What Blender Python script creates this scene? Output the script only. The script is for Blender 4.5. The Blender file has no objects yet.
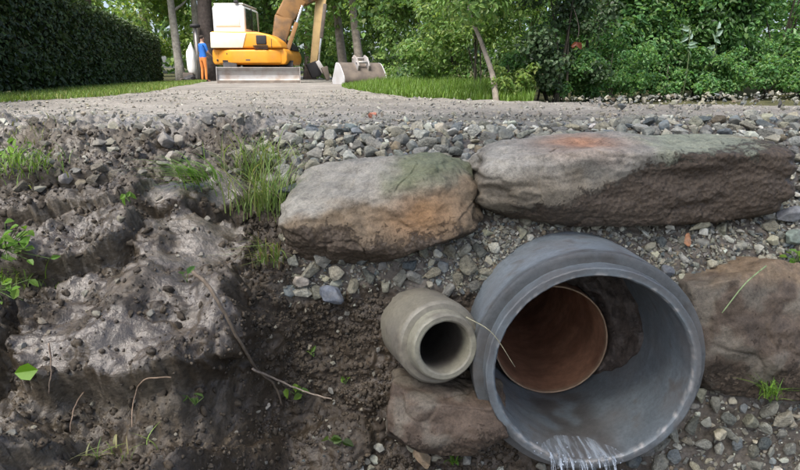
import bpy, bmesh, math
import numpy as np
from mathutils import Vector, Matrix, Euler, Quaternion

# ------------------------------------------------------------------ camera, sky, sun, exposure
scn = bpy.context.scene
COL = scn.collection
F_PX, PITCH, CAM_H = 604.0, math.radians(14.75), 0.20
cam_d = bpy.data.cameras.new('camera')
cam_d.lens = 36.0 * F_PX / 800.0
cam_d.clip_start = 0.05
cam_d.clip_end = 1000
cam = bpy.data.objects.new('camera', cam_d)
cam.location = (0, 0, CAM_H)
cam.rotation_euler = (math.radians(90) - PITCH, 0, 0)
COL.objects.link(cam)
scn.camera = cam

SUN_EL, SUN_AZ = math.radians(60), math.radians(-148)     # azimuth clockwise from +Y (view direction)
world = bpy.data.worlds.new('World')
scn.world = world
world.use_nodes = True
wn = world.node_tree
bg = wn.nodes['Background']
sky = wn.nodes.new('ShaderNodeTexSky')
sky.sky_type = 'NISHITA'
sky.sun_disc = False
sky.sun_elevation = SUN_EL
sky.sun_rotation = SUN_AZ
sky.dust_density = 4.0
sky.air_density = 0.75
sky.ozone_density = 0.3
wn.links.new(sky.outputs[0], bg.inputs[0])
bg.inputs[1].default_value = 0.135
sun_d = bpy.data.lights.new('sun', 'SUN')
sun_d.energy = 2.2
sun_d.angle = math.radians(24)
sun_d.color = (1.0, 0.965, 0.91)
sun = bpy.data.objects.new('sun', sun_d)
sv = Vector((math.sin(SUN_AZ) * math.cos(SUN_EL), math.cos(SUN_AZ) * math.cos(SUN_EL), math.sin(SUN_EL)))
sun.rotation_euler = (-sv).to_track_quat('-Z', 'Y').to_euler()
COL.objects.link(sun)
scn.view_settings.view_transform = 'Standard'
scn.view_settings.look = 'None'
scn.view_settings.gamma = 1
scn.view_settings.exposure = 1.35
scn.cycles.max_bounces = 6

# ------------------------------------------------------------------ helpers
rng = np.random.default_rng(11)
def ray(px, py):
    a, b = (px - 400) / F_PX, -(py - 235) / F_PX
    c, s = math.cos(PITCH), math.sin(PITCH)
    return np.array([a, c + b * s, b * c - s])
def at(px, py, Y):
    d = ray(px, py)
    return np.array([0, 0, CAM_H]) + d * (Y / d[1])
def proj(P):
    P = np.asarray(P, float) - np.array([0, 0, CAM_H])
    c, s = math.cos(PITCH), math.sin(PITCH)
    dep = P[..., 1] * c - P[..., 2] * s
    up = P[..., 1] * s + P[..., 2] * c
    return 400 + F_PX * P[..., 0] / dep, 235 - F_PX * up / dep, dep
def gx_(px, Y): return (px - 400) / F_PX * Y * math.cos(PITCH)
def sstep(a, b, x):
    t = np.clip((x - a) / (b - a), 0, 1)
    return t * t * (3 - 2 * t)
_perm = np.random.default_rng(3).permutation(256)
_perm = np.concatenate([_perm, _perm, _perm])
_grad = np.random.default_rng(4).normal(size=(256, 3))
_grad /= np.linalg.norm(_grad, axis=1)[:, None]
def noise(p, seed=0):
    p = np.asarray(p, float) + seed * 17.37
    i = np.floor(p).astype(int); f = p - i; i &= 255
    u = f * f * f * (f * (f * 6 - 15) + 10)
    out = 0
    for dx in (0, 1):
        for dy in (0, 1):
            for dz in (0, 1):
                h = _perm[_perm[_perm[(i[..., 0] + dx) & 255] + ((i[..., 1] + dy) & 255)] + ((i[..., 2] + dz) & 255)]
                g = _grad[h]
                d = (f[..., 0] - dx) * g[..., 0] + (f[..., 1] - dy) * g[..., 1] + (f[..., 2] - dz) * g[..., 2]
                w = (u[..., 0] if dx else 1 - u[..., 0]) * (u[..., 1] if dy else 1 - u[..., 1]) * (u[..., 2] if dz else 1 - u[..., 2])
                out = out + w * d
    return out * 1.6
def fbm(p, octaves=4, seed=0, gain=0.5):
    a, o, q = 1.0, 0, np.asarray(p, float)
    for k in range(octaves):
        o = o + a * noise(q, seed + k); a *= gain; q = q * 2.03
    return o
def billow(p, octaves=3, seed=0, gain=0.5):
    a, o, q = 1.0, 0, np.asarray(p, float)
    for k in range(octaves):
        o = o + a * (1 - 2.2 * np.abs(noise(q, seed + k))); a *= gain; q = q * 2.1
    return o
def worley(p, seed=0):
    p = np.asarray(p, float); i = np.floor(p).astype(int); best = np.full(p.shape[:-1], 9.0)
    for dx in (-1, 0, 1):
        for dy in (-1, 0, 1):
            for dz in (-1, 0, 1):
                c = i + np.array([dx, dy, dz]); k = c & 255
                h = _perm[_perm[_perm[(k[..., 0] + seed) & 255] + k[..., 1]] + k[..., 2]]
                j = c + 0.5 + 0.42 * _grad[h]
                best = np.minimum(best, ((p - j) ** 2).sum(-1))
    return np.sqrt(best)
def crumble(p, seed=0):
    """rounded lumps pressed together, about -0.5..0.5"""
    q = p + 0.18 * np.stack([noise(p * 1.3, seed + 90), noise(p * 1.3, seed + 91), noise(p * 1.3, seed + 92)], -1)
    return 0.55 - worley(q, seed)
def mesh_np(name, V, faces, mat=None, col=None, smooth=True):
    """faces: (n,k) int array or list of such arrays; col: (nV,3)"""
    if not isinstance(faces, list): faces = [faces]
    me = bpy.data.meshes.new(name)
    V = np.ascontiguousarray(V, dtype=np.float32)
    faces = [np.asarray(f, dtype=np.int32) for f in faces if len(f)]
    nl = sum(f.size for f in faces); nf = sum(len(f) for f in faces)
    me.vertices.add(len(V)); me.vertices.foreach_set('co', V.ravel())
    me.loops.add(nl); me.loops.foreach_set('vertex_index', np.concatenate([f.ravel() for f in faces]))
    me.polygons.add(nf)
    tot = np.concatenate([np.full(len(f), f.shape[1], np.int32) for f in faces])
    me.polygons.foreach_set('loop_start', np.concatenate([[0], np.cumsum(tot)[:-1]]).astype(np.int32))
    me.polygons.foreach_set('loop_total', tot)
    me.polygons.foreach_set('use_smooth', np.full(nf, smooth))
    if col is not None:
        at_ = me.color_attributes.new('Col', 'FLOAT_COLOR', 'POINT')
        c4 = np.ones((len(V), 4), np.float32); c4[:, :3] = np.clip(col, 0, 1)
        at_.data.foreach_set('color', c4.ravel())
    me.update(calc_edges=True)
    if mat: me.materials.append(mat)
    return me
def link(name, me, parent=None, label=None, cat=None, group=None, kind=None, loc=None, rot=None):
    o = bpy.data.objects.new(name, me); COL.objects.link(o)
    if parent is not None: o.parent = parent
    if loc is not None: o.location = [float(v) for v in loc]
    if rot is not None: o.rotation_euler = rot
    for k, v in (('label', label), ('category', cat), ('group', group), ('kind', kind)):
        if v: o[k] = v
    return o
def empty(name, loc, label, cat, rz=0, group=None):
    o = link(name, None, None, label, cat, group, None, loc, (0, 0, rz)); o.empty_display_size = 0.2
    return o
_ico = {}
def ico(sub):
    if sub not in _ico:
        bm = bmesh.new(); bmesh.ops.create_icosphere(bm, subdivisions=sub, radius=1)
        V = np.array([v.co[:] for v in bm.verts]); F = np.array([[v.index for v in f.verts] for f in bm.faces]); bm.free()
        _ico[sub] = (V / np.linalg.norm(V, axis=1)[:, None], F)
    return _ico[sub]
def rock(seed, sub, half, ncut=8, depth=(0.55, 0.9), expo=2.0, amp=0.05, freq=2.0, cuts=None, soft=0.04, octaves=4):
    r = np.random.default_rng(seed)
    V, F = ico(sub)
    P = V / (np.sum(np.abs(V) ** expo, axis=1) ** (1 / expo))[:, None]
    cl = list(cuts or [])
    for k in range(ncut):
        n = r.normal(size=3); n /= np.linalg.norm(n); cl.append((n, r.uniform(*depth)))
    for n, d in cl:
        n = np.array(n, float); n /= np.linalg.norm(n)
        e = P @ n - d
        P = P - np.outer(soft * np.logaddexp(0, e / soft), n)
    if amp: P = P * (1 + amp * fbm(P * freq, octaves, seed % 50))[:, None]
    return P * np.array(half), F
def rock_box(half, step, expo=3.5, cuts=(), soft=0.05, amp=0.05, freq=2.0, seed=0, octaves=4):
    half = np.array(half, float); n = np.maximum(6, (2 * half / step).astype(int)); vid = {}; V = []; F = []
    def v(k):
        if k not in vid:
            vid[k] = len(V); V.append([2.0 * k[i] / n[i] - 1 for i in range(3)])
        return vid[k]
    for ax in range(3):
        a, b = [i for i in range(3) if i != ax]
        for side in (0, n[ax]):
            for i in range(n[a]):
                for j in range(n[b]):
                    q = []
                    for di, dj in ((0, 0), (1, 0), (1, 1), (0, 1)):
                        k = [0, 0, 0]; k[ax] = int(side); k[a] = i + di; k[b] = j + dj; q.append(v(tuple(k)))
                    F.append(q if (side > 0) == (ax != 1) else q[::-1])
    P = np.array(V); P = np.tan(P * 0.72) / math.tan(0.72)
    P = P / (np.sum(np.abs(P) ** expo, axis=1) ** (1 / expo))[:, None]
    for nn, d in cuts:
        nn = np.array(nn, float); nn /= np.linalg.norm(nn); e = P @ nn - d
        P = P - np.outer(soft * np.logaddexp(0, e / soft), nn)
    P = P * (1 + amp * fbm(P * freq, octaves, seed))[:, None]
    return P * half, np.array(F)
def scatter_mesh(templates, pos, rot, scale, cols, pick):
    """templates list of (V,F,c or None); rot (n,3,3), scale (n,3)"""
    Vs, Fs, Cs, off = [], [], [], 0
    for ti, (V, F, c) in enumerate(templates):
        idx = np.where(pick == ti)[0]
        if not len(idx): continue
        W = V[None] * scale[idx][:, None, :]
        W = np.einsum('nij,nvj->nvi', rot[idx], W) + pos[idx][:, None, :]
        nv = len(V)
        FF = F[None] + (np.arange(len(idx)) * nv)[:, None, None] + off
        Vs.append(W.reshape(-1, 3)); Fs.append(FF.reshape(-1, F.shape[1])); Cs.append(np.repeat(cols[idx], nv, axis=0) * (1 if c is None else np.tile(c, (len(idx), 1))))
        off += len(idx) * nv
    return np.concatenate(Vs), np.concatenate(Fs), np.concatenate(Cs)
def rand_rot(n, r=rng):
    q = r.normal(size=(n, 4)); q /= np.linalg.norm(q, axis=1)[:, None]
    w, x, y, z = q.T
    return np.stack([np.stack([1 - 2 * (y * y + z * z), 2 * (x * y - z * w), 2 * (x * z + y * w)], 1),
                     np.stack([2 * (x * y + z * w), 1 - 2 * (x * x + z * z), 2 * (y * z - x * w)], 1),
                     np.stack([2 * (x * z - y * w), 2 * (y * z + x * w), 1 - 2 * (x * x + y * y)], 1)], 1)
def tube(pts, radii, sides=8, cap=True):
    pts = np.asarray(pts, float); n = len(pts); radii = np.broadcast_to(np.asarray(radii, float), (n,))
    T = np.gradient(pts, axis=0); T /= np.linalg.norm(T, axis=1)[:, None] + 1e-9
    ref = np.array([0.31, 0.2, 0.93]) if abs(T[0, 2]) < 0.85 else np.array([1.0, 0.1, 0])
    A = np.cross(T, ref); A /= np.linalg.norm(A, axis=1)[:, None] + 1e-9
    B = np.cross(T, A)
    a = np.linspace(0, 2 * np.pi, sides, endpoint=False)
    V = pts[:, None] + radii[:, None, None] * (np.cos(a)[None, :, None] * A[:, None] + np.sin(a)[None, :, None] * B[:, None])
    F = []
    for i in range(n - 1):
        for j in range(sides):
            k = (j + 1) % sides
            F.append((i * sides + j, i * sides + k, (i + 1) * sides + k, (i + 1) * sides + j))
    V = V.reshape(-1, 3)
    tri = []
    if cap:
        V = np.vstack([V, pts[:1], pts[-1:]]); c0, c1 = n * sides, n * sides + 1
        for j in range(sides):
            k = (j + 1) % sides
            tri.append((c0, k, j)); tri.append((c1, (n - 1) * sides + j, (n - 1) * sides + k))
    return V, [np.array(F), np.array(tri).reshape(-1, 3)]
def spline(pts, n=24):
    pts = np.asarray(pts, float); k = len(pts)
    P = np.vstack([2 * pts[0] - pts[1], pts, 2 * pts[-1] - pts[-2]])
    out = []
    for t in np.linspace(0, k - 1 - 1e-6, n):
        i = int(t); f = t - i; p0, p1, p2, p3 = P[i:i + 4]
        out.append(0.5 * (2 * p1 + (p2 - p0) * f + (2 * p0 - 5 * p1 + 4 * p2 - p3) * f * f + (3 * p1 - p0 - 3 * p2 + p3) * f ** 3))
    return np.array(out)
def merge(parts):
    """parts: list of (V, [faces...]) -> one"""
    Vs, q, off = [], {}, 0
    for V, fs in parts:
        if not isinstance(fs, list): fs = [fs]
        for f in fs:
            if len(f): q.setdefault(f.shape[1], []).append(f + off)
        Vs.append(V); off += len(V)
    return np.vstack(Vs), [np.vstack(v) for v in q.values()]

# ------------------------------------------------------------------ materials
def new_mat(name):
    m = bpy.data.materials.new(name); m.use_nodes = True
    nt = m.node_tree
    return m, nt, nt.nodes['Principled BSDF']
def N(nt, t, **kw):
    n = nt.nodes.new(t)
    for k, v in kw.items(): setattr(n, k, v)
    return n
def attr_mat(name, rough=(0.6, 0.95), nscale=40, contrast=0.35, bumps=((60, 0.4, 0.004),), spec=0.3, tint=None, base=None, rscale=6.0):
    """colour attribute (or flat base) modulated by noise, with layered bump"""
    m, nt, b = new_mat(name)
    L = nt.links.new
    tc = N(nt, 'ShaderNodeTexCoord')
    if base is None:
        src = N(nt, 'ShaderNodeAttribute'); src.attribute_name = 'Col'; src = src.outputs['Color']
    else:
        s_ = N(nt, 'ShaderNodeRGB'); s_.outputs[0].default_value = (*base, 1); src = s_.outputs[0]
    n1 = N(nt, 'ShaderNodeTexNoise'); n1.inputs['Scale'].default_value = nscale; n1.inputs['Detail'].default_value = 6; n1.inputs['Roughness'].default_value = 0.65
    L(tc.outputs['Object'], n1.inputs['Vector'])
    mr = N(nt, 'ShaderNodeMapRange'); mr.inputs['From Min'].default_value = 0.3; mr.inputs['From Max'].default_value = 0.7
    mr.inputs['To Min'].default_value = 1 - contrast; mr.inputs['To Max'].default_value = 1 + contrast
    L(n1.outputs['Fac'], mr.inputs['Value'])
    mx = N(nt, 'ShaderNodeVectorMath', operation='SCALE'); L(src, mx.inputs[0]); L(mr.outputs[0], mx.inputs['Scale'])
    colout = mx.outputs[0]
    if tint:
        n2 = N(nt, 'ShaderNodeTexNoise'); n2.inputs['Scale'].default_value = tint[1]; n2.inputs['Detail'].default_value = 4
        L(tc.outputs['Object'], n2.inputs['Vector'])
        mr2 = N(nt, 'ShaderNodeMapRange'); mr2.inputs['From Min'].default_value = 0.45; mr2.inputs['From Max'].default_value = 0.72
        mr2.inputs['To Max'].default_value = tint[2]; L(n2.outputs['Fac'], mr2.inputs['Value'])
        mm = N(nt, 'ShaderNodeMix', data_type='RGBA'); L(mr2.outputs[0], mm.inputs['Factor']); L(colout, mm.inputs['A']); mm.inputs['B'].default_value = (*tint[0], 1)
        colout = mm.outputs['Result']
    L(colout, b.inputs['Base Color'])
    n3 = N(nt, 'ShaderNodeTexNoise'); n3.inputs['Scale'].default_value = rscale; n3.inputs['Detail'].default_value = 4
    L(tc.outputs['Object'], n3.inputs['Vector'])
    mr3 = N(nt, 'ShaderNodeMapRange'); mr3.inputs['From Min'].default_value = 0.35; mr3.inputs['From Max'].default_value = 0.65
    mr3.inputs['To Min'].default_value = rough[0]; mr3.inputs['To Max'].default_value = rough[1]
    L(n3.outputs['Fac'], mr3.inputs['Value']); L(mr3.outputs[0], b.inputs['Roughness'])
    b.inputs['Specular IOR Level'].default_value = spec
    prev = None
    for sc, st, dist in bumps:
        nb = N(nt, 'ShaderNodeTexNoise'); nb.inputs['Scale'].default_value = sc; nb.inputs['Detail'].default_value = 5; nb.inputs['Roughness'].default_value = 0.6
        L(tc.outputs['Object'], nb.inputs['Vector'])
        bp = N(nt, 'ShaderNodeBump'); bp.inputs['Strength'].default_value = st; bp.inputs['Distance'].default_value = dist
        L(nb.outputs['Fac'], bp.inputs['Height'])
        if prev: L(prev.outputs[0], bp.inputs['Normal'])
        prev = bp
    if prev: L(prev.outputs[0], b.inputs['Normal'])
    return m
def leaf_mat(name, rough=0.45, trans=0.45):
    m, nt, b = new_mat(name); L = nt.links.new
    a = N(nt, 'ShaderNodeAttribute'); a.attribute_name = 'Col'
    L(a.outputs['Color'], b.inputs['Base Color']); b.inputs['Roughness'].default_value = rough; b.inputs['Specular IOR Level'].default_value = 0.4
    t = N(nt, 'ShaderNodeBsdfTranslucent')
    sc = N(nt, 'ShaderNodeVectorMath', operation='MULTIPLY'); L(a.outputs['Color'], sc.inputs[0]); sc.inputs[1].default_value = (1.5, 1.45, 0.7)
    L(sc.outputs[0], t.inputs['Color'])
    mx = N(nt, 'ShaderNodeMixShader'); mx.inputs[0].default_value = trans
    L(b.outputs[0], mx.inputs[1]); L(t.outputs[0], mx.inputs[2])
    L(mx.outputs[0], nt.nodes['Material Output'].inputs['Surface'])
    return m
def paint(name, col, rough=0.4, metal=0.0, dirt=None, dscale=3.0, damt=0.6):
    m = attr_mat(name, (rough, min(1, rough + 0.2)), 8, 0.06, ((40, 0.1, 0.002),), 0.4, (dirt, dscale, damt) if dirt else None, col)
    m.node_tree.nodes['Principled BSDF'].inputs['Metallic'].default_value = metal
    return m
M = {}
M['soil'] = attr_mat('wet_soil', (0.28, 0.7), 60, 0.55, ((35, 0.5, 0.012), (150, 0.55, 0.004), (500, 0.4, 0.0012)), 0.6)
def add_wet(m, to=0.22):
    nt = m.node_tree; b = nt.nodes['Principled BSDF']; src = b.inputs['Roughness'].links[0].from_socket
    a = N(nt, 'ShaderNodeAttribute'); a.attribute_name = 'Wet'
    mx = N(nt, 'ShaderNodeMix', data_type='FLOAT'); nt.links.new(a.outputs['Fac'], mx.inputs['Factor']); nt.links.new(src, mx.inputs['A']); mx.inputs['B'].default_value = to
    nt.links.new(mx.outputs['Result'], b.inputs['Roughness'])
    mr = N(nt, 'ShaderNodeMapRange'); mr.inputs['To Min'].default_value = 0.5; mr.inputs['To Max'].default_value = 1.0; nt.links.new(a.outputs['Fac'], mr.inputs['Value']); nt.links.new(mr.outputs[0], b.inputs['Specular IOR Level'])
add_wet(M['soil'])
M['crumb'] = attr_mat('soil_crumb', (0.5, 0.9), 90, 0.4, ((180, 0.5, 0.003),), 0.4)
M['stone'] = attr_mat('gravel_stone', (0.6, 0.95), 110, 0.35, ((85, 0.45, 0.005), (320, 0.35, 0.0015)), 0.35, ((0.205, 0.196, 0.163), 40, 0.4))
M['stone_unit'] = attr_mat('gravel_stone_large', (0.6, 0.95), 3.0, 0.35, ((2.5, 0.5, 0.15), (9, 0.4, 0.05)), 0.35, ((0.205, 0.196, 0.163), 1.3, 0.4))
def rock_mat(name, dirt_col, grain=0.42):
    m, nt, b = new_mat(name); L = nt.links.new; tc = N(nt, 'ShaderNodeTexCoord')
    def nz(sc, det=6, ro=0.65):
        n = N(nt, 'ShaderNodeTexNoise'); n.inputs['Scale'].default_value = sc; n.inputs['Detail'].default_value = det; n.inputs['Roughness'].default_value = ro
        L(tc.outputs['Object'], n.inputs['Vector']); return n.outputs['Fac']
    def math_(op, a, b_):
        n = N(nt, 'ShaderNodeMath', operation=op)
        for k, v in ((0, a), (1, b_)):
            if isinstance(v, (int, float)): n.inputs[k].default_value = v
            else: L(v, n.inputs[k])
        return n.outputs[0]
    def mrange(v, a, b_, c, d):
        n = N(nt, 'ShaderNodeMapRange'); L(v, n.inputs['Value'])
        for k, q in (('From Min', a), ('From Max', b_), ('To Min', c), ('To Max', d)): n.inputs[k].default_value = q
        return n.outputs[0]
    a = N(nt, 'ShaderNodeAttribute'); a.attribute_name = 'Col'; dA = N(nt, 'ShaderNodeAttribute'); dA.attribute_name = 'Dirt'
    n1, n2, n3 = nz(26, 8, 0.7), nz(140, 6, 0.7), nz(520, 3, 0.6)
    g = math_('ADD', math_('MULTIPLY', mrange(n1, .3, .7, -1, 1), grain), math_('ADD', math_('MULTIPLY', mrange(n2, .3, .7, -1, 1), grain * .8), math_('MULTIPLY', mrange(n3, .3, .7, -1, 1), grain * .5)))
    sc = N(nt, 'ShaderNodeVectorMath', operation='SCALE'); L(a.outputs['Color'], sc.inputs[0]); L(math_('ADD', g, 1.0), sc.inputs['Scale'])
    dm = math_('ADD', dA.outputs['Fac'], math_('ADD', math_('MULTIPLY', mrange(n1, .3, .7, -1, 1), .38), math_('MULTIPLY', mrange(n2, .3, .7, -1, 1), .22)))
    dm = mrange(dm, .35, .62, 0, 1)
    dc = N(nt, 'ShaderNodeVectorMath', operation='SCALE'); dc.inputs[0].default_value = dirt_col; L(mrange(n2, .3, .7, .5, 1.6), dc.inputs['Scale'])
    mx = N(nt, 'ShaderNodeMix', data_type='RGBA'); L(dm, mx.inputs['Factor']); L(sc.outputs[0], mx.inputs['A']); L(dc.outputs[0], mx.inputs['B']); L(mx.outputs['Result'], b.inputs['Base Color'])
    L(mrange(nz(9), .35, .65, .5, .85), b.inputs['Roughness']); b.inputs['Specular IOR Level'].default_value = 0.35
    prev = None
    vo = N(nt, 'ShaderNodeTexVoronoi'); vo.inputs['Scale'].default_value = 70; L(tc.outputs['Object'], vo.inputs['Vector'])
    for h, st, di in ((n1, .35, .014), (math_('MULTIPLY', vo.outputs['Distance'], dm), .8, .006), (n2, .45, .004), (n3, .4, .0012)):
        bp = N(nt, 'ShaderNodeBump'); bp.inputs['Strength'].default_value = st; bp.inputs['Distance'].default_value = di; L(h, bp.inputs['Height'])
        if prev: L(prev.outputs[0], bp.inputs['Normal'])
        prev = bp
    L(prev.outputs[0], b.inputs['Normal'])
    return m
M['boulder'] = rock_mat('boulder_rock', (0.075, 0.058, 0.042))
M['concrete'] = attr_mat('concrete', (0.30, 0.6), 90, 0.20, ((30, 0.12, 0.004), (260, 0.4, 0.0014)), 0.45, ((0.14, 0.13, 0.12), 7, 0.5))
M['clay'] = attr_mat('clay_pipe', (0.4, 0.7), 40, 0.25, ((40, 0.2, 0.003),), 0.4, ((0.16, 0.09, 0.06), 6, 0.6))
M['road'] = attr_mat('road_gravel', (0.8, 0.95), 45, 0.45, ((25, 0.5, 0.02), (90, 0.6, 0.008)), 0.2, ((0.12, 0.11, 0.095), 1.3, 0.6))
M['ground'] = attr_mat('ground_earth', (0.8, 0.95), 3, 0.3, ((20, 0.4, 0.02),), 0.2)
M['leaf'] = leaf_mat('leaf')
M['ivy'] = leaf_mat('ivy_leaf', 0.5, 0.3)
M['hedge'] = leaf_mat('hedge_leaf', 0.55, 0.15)
M['grass'] = leaf_mat('grass_blade', 0.5, 0.35)
M['bark'] = attr_mat('bark', (0.8, 0.95), 9, 0.4, ((18, 0.6, 0.03), (70, 0.5, 0.01)), 0.2)
M['twig'] = attr_mat('twig', (0.75, 0.95), 60, 0.35, ((120, 0.5, 0.002),), 0.2)

# ------------------------------------------------------------------ the ditch bank (one mesh, ditch floor to road shoulder)
PR = np.array([(-1.6, -1.05), (0.7, -1.05), (1.45, -1.0), (1.58, -0.68), (1.66, -0.40), (1.76, -0.24), (2.02, -0.085), (2.42, 0.0), (3.3, 0.0)])
PL = np.array([(-1.6, -0.95), (0.6, -0.90), (1.00, -0.66), (1.30, -0.55), (1.60, -0.375), (1.88, -0.235), (2.15, -0.13), (2.55, -0.02), (3.3, 0.0)])
def prof(P, s):
    s = np.clip(s, 0, len(P) - 1.000001); i = s.astype(int); f = (s - i)[..., None]
    E = np.vstack([2 * P[0] - P[1], P, 2 * P[-1] - P[-2]])
    p0, p1, p2, p3 = E[i], E[i + 1], E[i + 2], E[i + 3]
    cat = 0.5 * (2 * p1 + (p2 - p0) * f + (2 * p0 - 5 * p1 + 4 * p2 - p3) * f * f + (3 * p1 - p0 - 3 * p2 + p3) * f ** 3)
    return cat * 0.6 + (p1 * (1 - f) + p2 * f) * 0.4
def bank_base(x, s):
    wob = 0.05 * noise(np.stack([x * 2, s * 1.2, 0 * x], -1), 5)
    w = sstep(-0.52, -0.30, x + wob)[..., None]
    p = prof(PL, s) * (1 - w) + prof(PR, s) * w
    return np.stack([x, p[..., 0], p[..., 1]], -1)
def gravelly(x, s):
    """0 soil .. 1 gravel, from where the gravel was tipped"""
    q = np.stack([x * 5, s * 2.5, 0 * x], -1)
    n = 0.25 * noise(q, 8) + 0.12 * noise(q * 2.7, 9)
    crest = sstep(5.2, 5.9, s + n) * sstep(-0.62, -0.34, x + n * 0.6)
    under = sstep(3.82, 4.05, s + n) * sstep(-0.36, -0.28, x + n * 0.4)
    right = sstep(0.60, 0.74, x + n * 0.3 + 0.02 * (s - 3))
    return np.clip(np.maximum(np.maximum(crest, under), right), 0, 1)
PLATES = [(-0.70, 3.62, 0.285, 0.54, 0.090, 0.85), (-0.60, 4.50, 0.165, 0.44, 0.052, 1.0), (-0.66, 5.25, 0.165, 0.34, 0.042, 1.0), (-0.98, 4.45, 0.20, 0.36, 0.085, 0.45), (-1.02, 5.05, 0.24, 0.26, 0.075, 0.3), (-1.14, 3.3, 0.17, 0.5, 0.10, 0.35), (-0.42, 2.25, 0.16, 0.3, 0.05, 0.1), (-0.92, 2.55, 0.15, 0.28, 0.07, 0.2), (-0.22, 2.45, 0.12, 0.25, 0.05, 0.1), (-0.70, 5.95, 0.22, 0.22, 0.04, 0.2), (-1.2, 5.8, 0.25, 0.25, 0.04, 0.2)]
def plates(x, s):
    """slabs of mud pressed flat by the digging bucket: (height, smoothness)"""
    q = np.stack([x * 6, s * 2.2, 0 * x], -1); wx = 0.16 * noise(q, 12) + 0.09 * noise(q * 2.6, 13) + 0.07 * noise(q * 6, 16) + 0.035 * noise(q * 15, 19)
    h = 0 * x; sm = 0 * x
    for k, (cx, cs, rx, rs, ht, smo) in enumerate(PLATES):
        dx = (x - cx) / rx; ds = (s - cs - 0.10 * dx) / rs
        d = (np.abs(dx) ** 2.6 + np.abs(ds) ** 2.6) ** (1 / 2.6) + wx
        m = sstep(1.035, 0.935, d)
        h = np.maximum(h, m * (ht * (1 - 0.30 * ds) - 0.012 * d))
        sm = np.maximum(sm, sstep(1.0, 0.78, d) * smo)
    sm = sm * sstep(-0.55, 0.05, noise(q * 1.4, 14) + 0.35 * noise(q * 4, 15) + 0.15)
    return h, sm
def bank_surf(x, s, fine=True):
    x = np.asarray(x, float); s = np.asarray(s, float)
    b = bank_base(x, s)
    e = 1e-3
    ts = bank_base(x, s + e) - bank_base(x, s - e)
    n = np.stack([0 * x, -ts[..., 2], ts[..., 1]], -1)
    n /= np.linalg.norm(n, axis=-1)[..., None] + 1e-12
    g = gravelly(x, s)
    fade = sstep(8.0, 7.1, s)
    left = sstep(-0.25, -0.55, x)
    d = 0.055 * noise(b * 3.2, 1) + 0.03 * noise(b * 7.5, 2)
    d = d * (1 - 0.65 * g) * (0.55 + 0.6 * left)
    ph, psm = plates(x, s)
    d = d + ph + psm * (0.004 * noise(b * 22, 17) + 0.0016 * fbm(b * 70, 2, 18))
    if fine:
        d = d + (1 - 0.88 * psm) * (1 - 0.7 * g) * (0.034 * crumble(b * 15, 3) + 0.018 * crumble(b * 38, 6) + 0.006 * fbm(b * 60, 2, 6)) * (0.8 + 0.8 * left)
    # hollow dug out between the clods and the small pipe, and the undercut below the big clod
    hol = np.exp(-(((x + 0.27) / 0.17) ** 2 + ((s - 3.35) / 0.75) ** 2))
    d = d - 0.075 * hol
    d = d - 0.105 * np.exp(-(((x + 0.66) / 0.30) ** 2 + ((s - 2.80) / 0.26) ** 2))
    # loose gravel heaped on the shoulder right of the boulders, in front of the thicket
    d = d + 0.03 * sstep(0.5, 1.3, x) * np.exp(-((s - 7.0) / 0.6) ** 2)
    p = b + n * (d * fade)[..., None]
    if fine:      # crumbs on the steep broken faces too
        p = p + n * (fade * (1 - 0.9 * psm) * (1 - 0.7 * g) * (0.012 * crumble(p * 42, 9) + 0.004 * noise(p * 95, 10)))[..., None] + np.stack([0 * x, -fade * (1 - 0.9 * psm) * (1 - g) * 0.010 * crumble(p * 30, 11), 0 * x], -1)
    return p, n, g
xs = np.concatenate([np.linspace(-40, -6, 12), np.linspace(-5.5, -1.75, 26), np.arange(-1.7, 1.7, 0.0062), np.linspace(1.75, 5.5, 26), np.linspace(6, 40, 12)])
ss = np.concatenate([np.linspace(0, 1, 4), np.linspace(1.2, 2.0, 16)[:-1], np.linspace(2.0, 7.4, 300), np.linspace(7.45, 8, 18)])
GX, GS = np.meshgrid(xs, ss)
BP, BN, BG = bank_surf(GX, GS)
nr, nc = GX.shape
idx = np.arange(nr * nc).reshape(nr, nc)
BF = np.stack([idx[:-1, :-1], idx[:-1, 1:], idx[1:, 1:], idx[1:, :-1]], -1).reshape(-1, 4)
def road_col(p):
    n = fbm(np.stack([p[..., 0] * 1.3, p[..., 1] * 1.3, 0 * p[..., 0]], -1), 4, 21)
    c = np.array([0.200, 0.188, 0.166]) * (1 + 0.28 * n)[..., None]
    return c
nz = fbm(BP * 4, 4, 30)
soil = np.array([0.050, 0.038, 0.025]) * (1 + 0.5 * nz)[..., None]
wetgrey = np.array([0.082, 0.069, 0.050])
lm = (sstep(-0.35, -0.6, GX) * sstep(-0.45, 0.3, nz + 0.5 * sstep(4.2, 6.2, GS) + 0.25 * noise(BP * 11, 33)))[..., None]
soil = soil * (1 - lm) + wetgrey * lm
reddish = sstep(0.1, 0.5, noise(BP * 5, 35))[..., None]
soil = soil * (1 - 0.35 * reddish) + np.array([0.082, 0.062, 0.039]) * 0.35 * reddish
fines = np.array([0.088, 0.076, 0.060]) * (1 + 0.35 * fbm(BP * 9, 3, 36))[..., None]
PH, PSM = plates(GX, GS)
pm = (PSM * 0.9)[..., None]
soil = soil * (1 - pm) + np.array([0.076, 0.061, 0.043]) * (1 + 0.25 * fbm(BP * 14, 3, 37))[..., None] * pm
pm2 = (sstep(0.8, 1.0, PSM) * 0.8)[..., None]  # palest mud on the smoothest plates: clay tone with wet sheen painted in
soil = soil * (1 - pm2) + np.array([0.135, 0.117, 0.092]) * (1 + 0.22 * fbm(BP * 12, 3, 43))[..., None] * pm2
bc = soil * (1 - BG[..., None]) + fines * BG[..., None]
rw = sstep(6.7, 7.35, GS + 0.35 * noise(BP * 6, 38))[..., None]
bc = bc * (1 - rw) + road_col(BP) * rw
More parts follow.
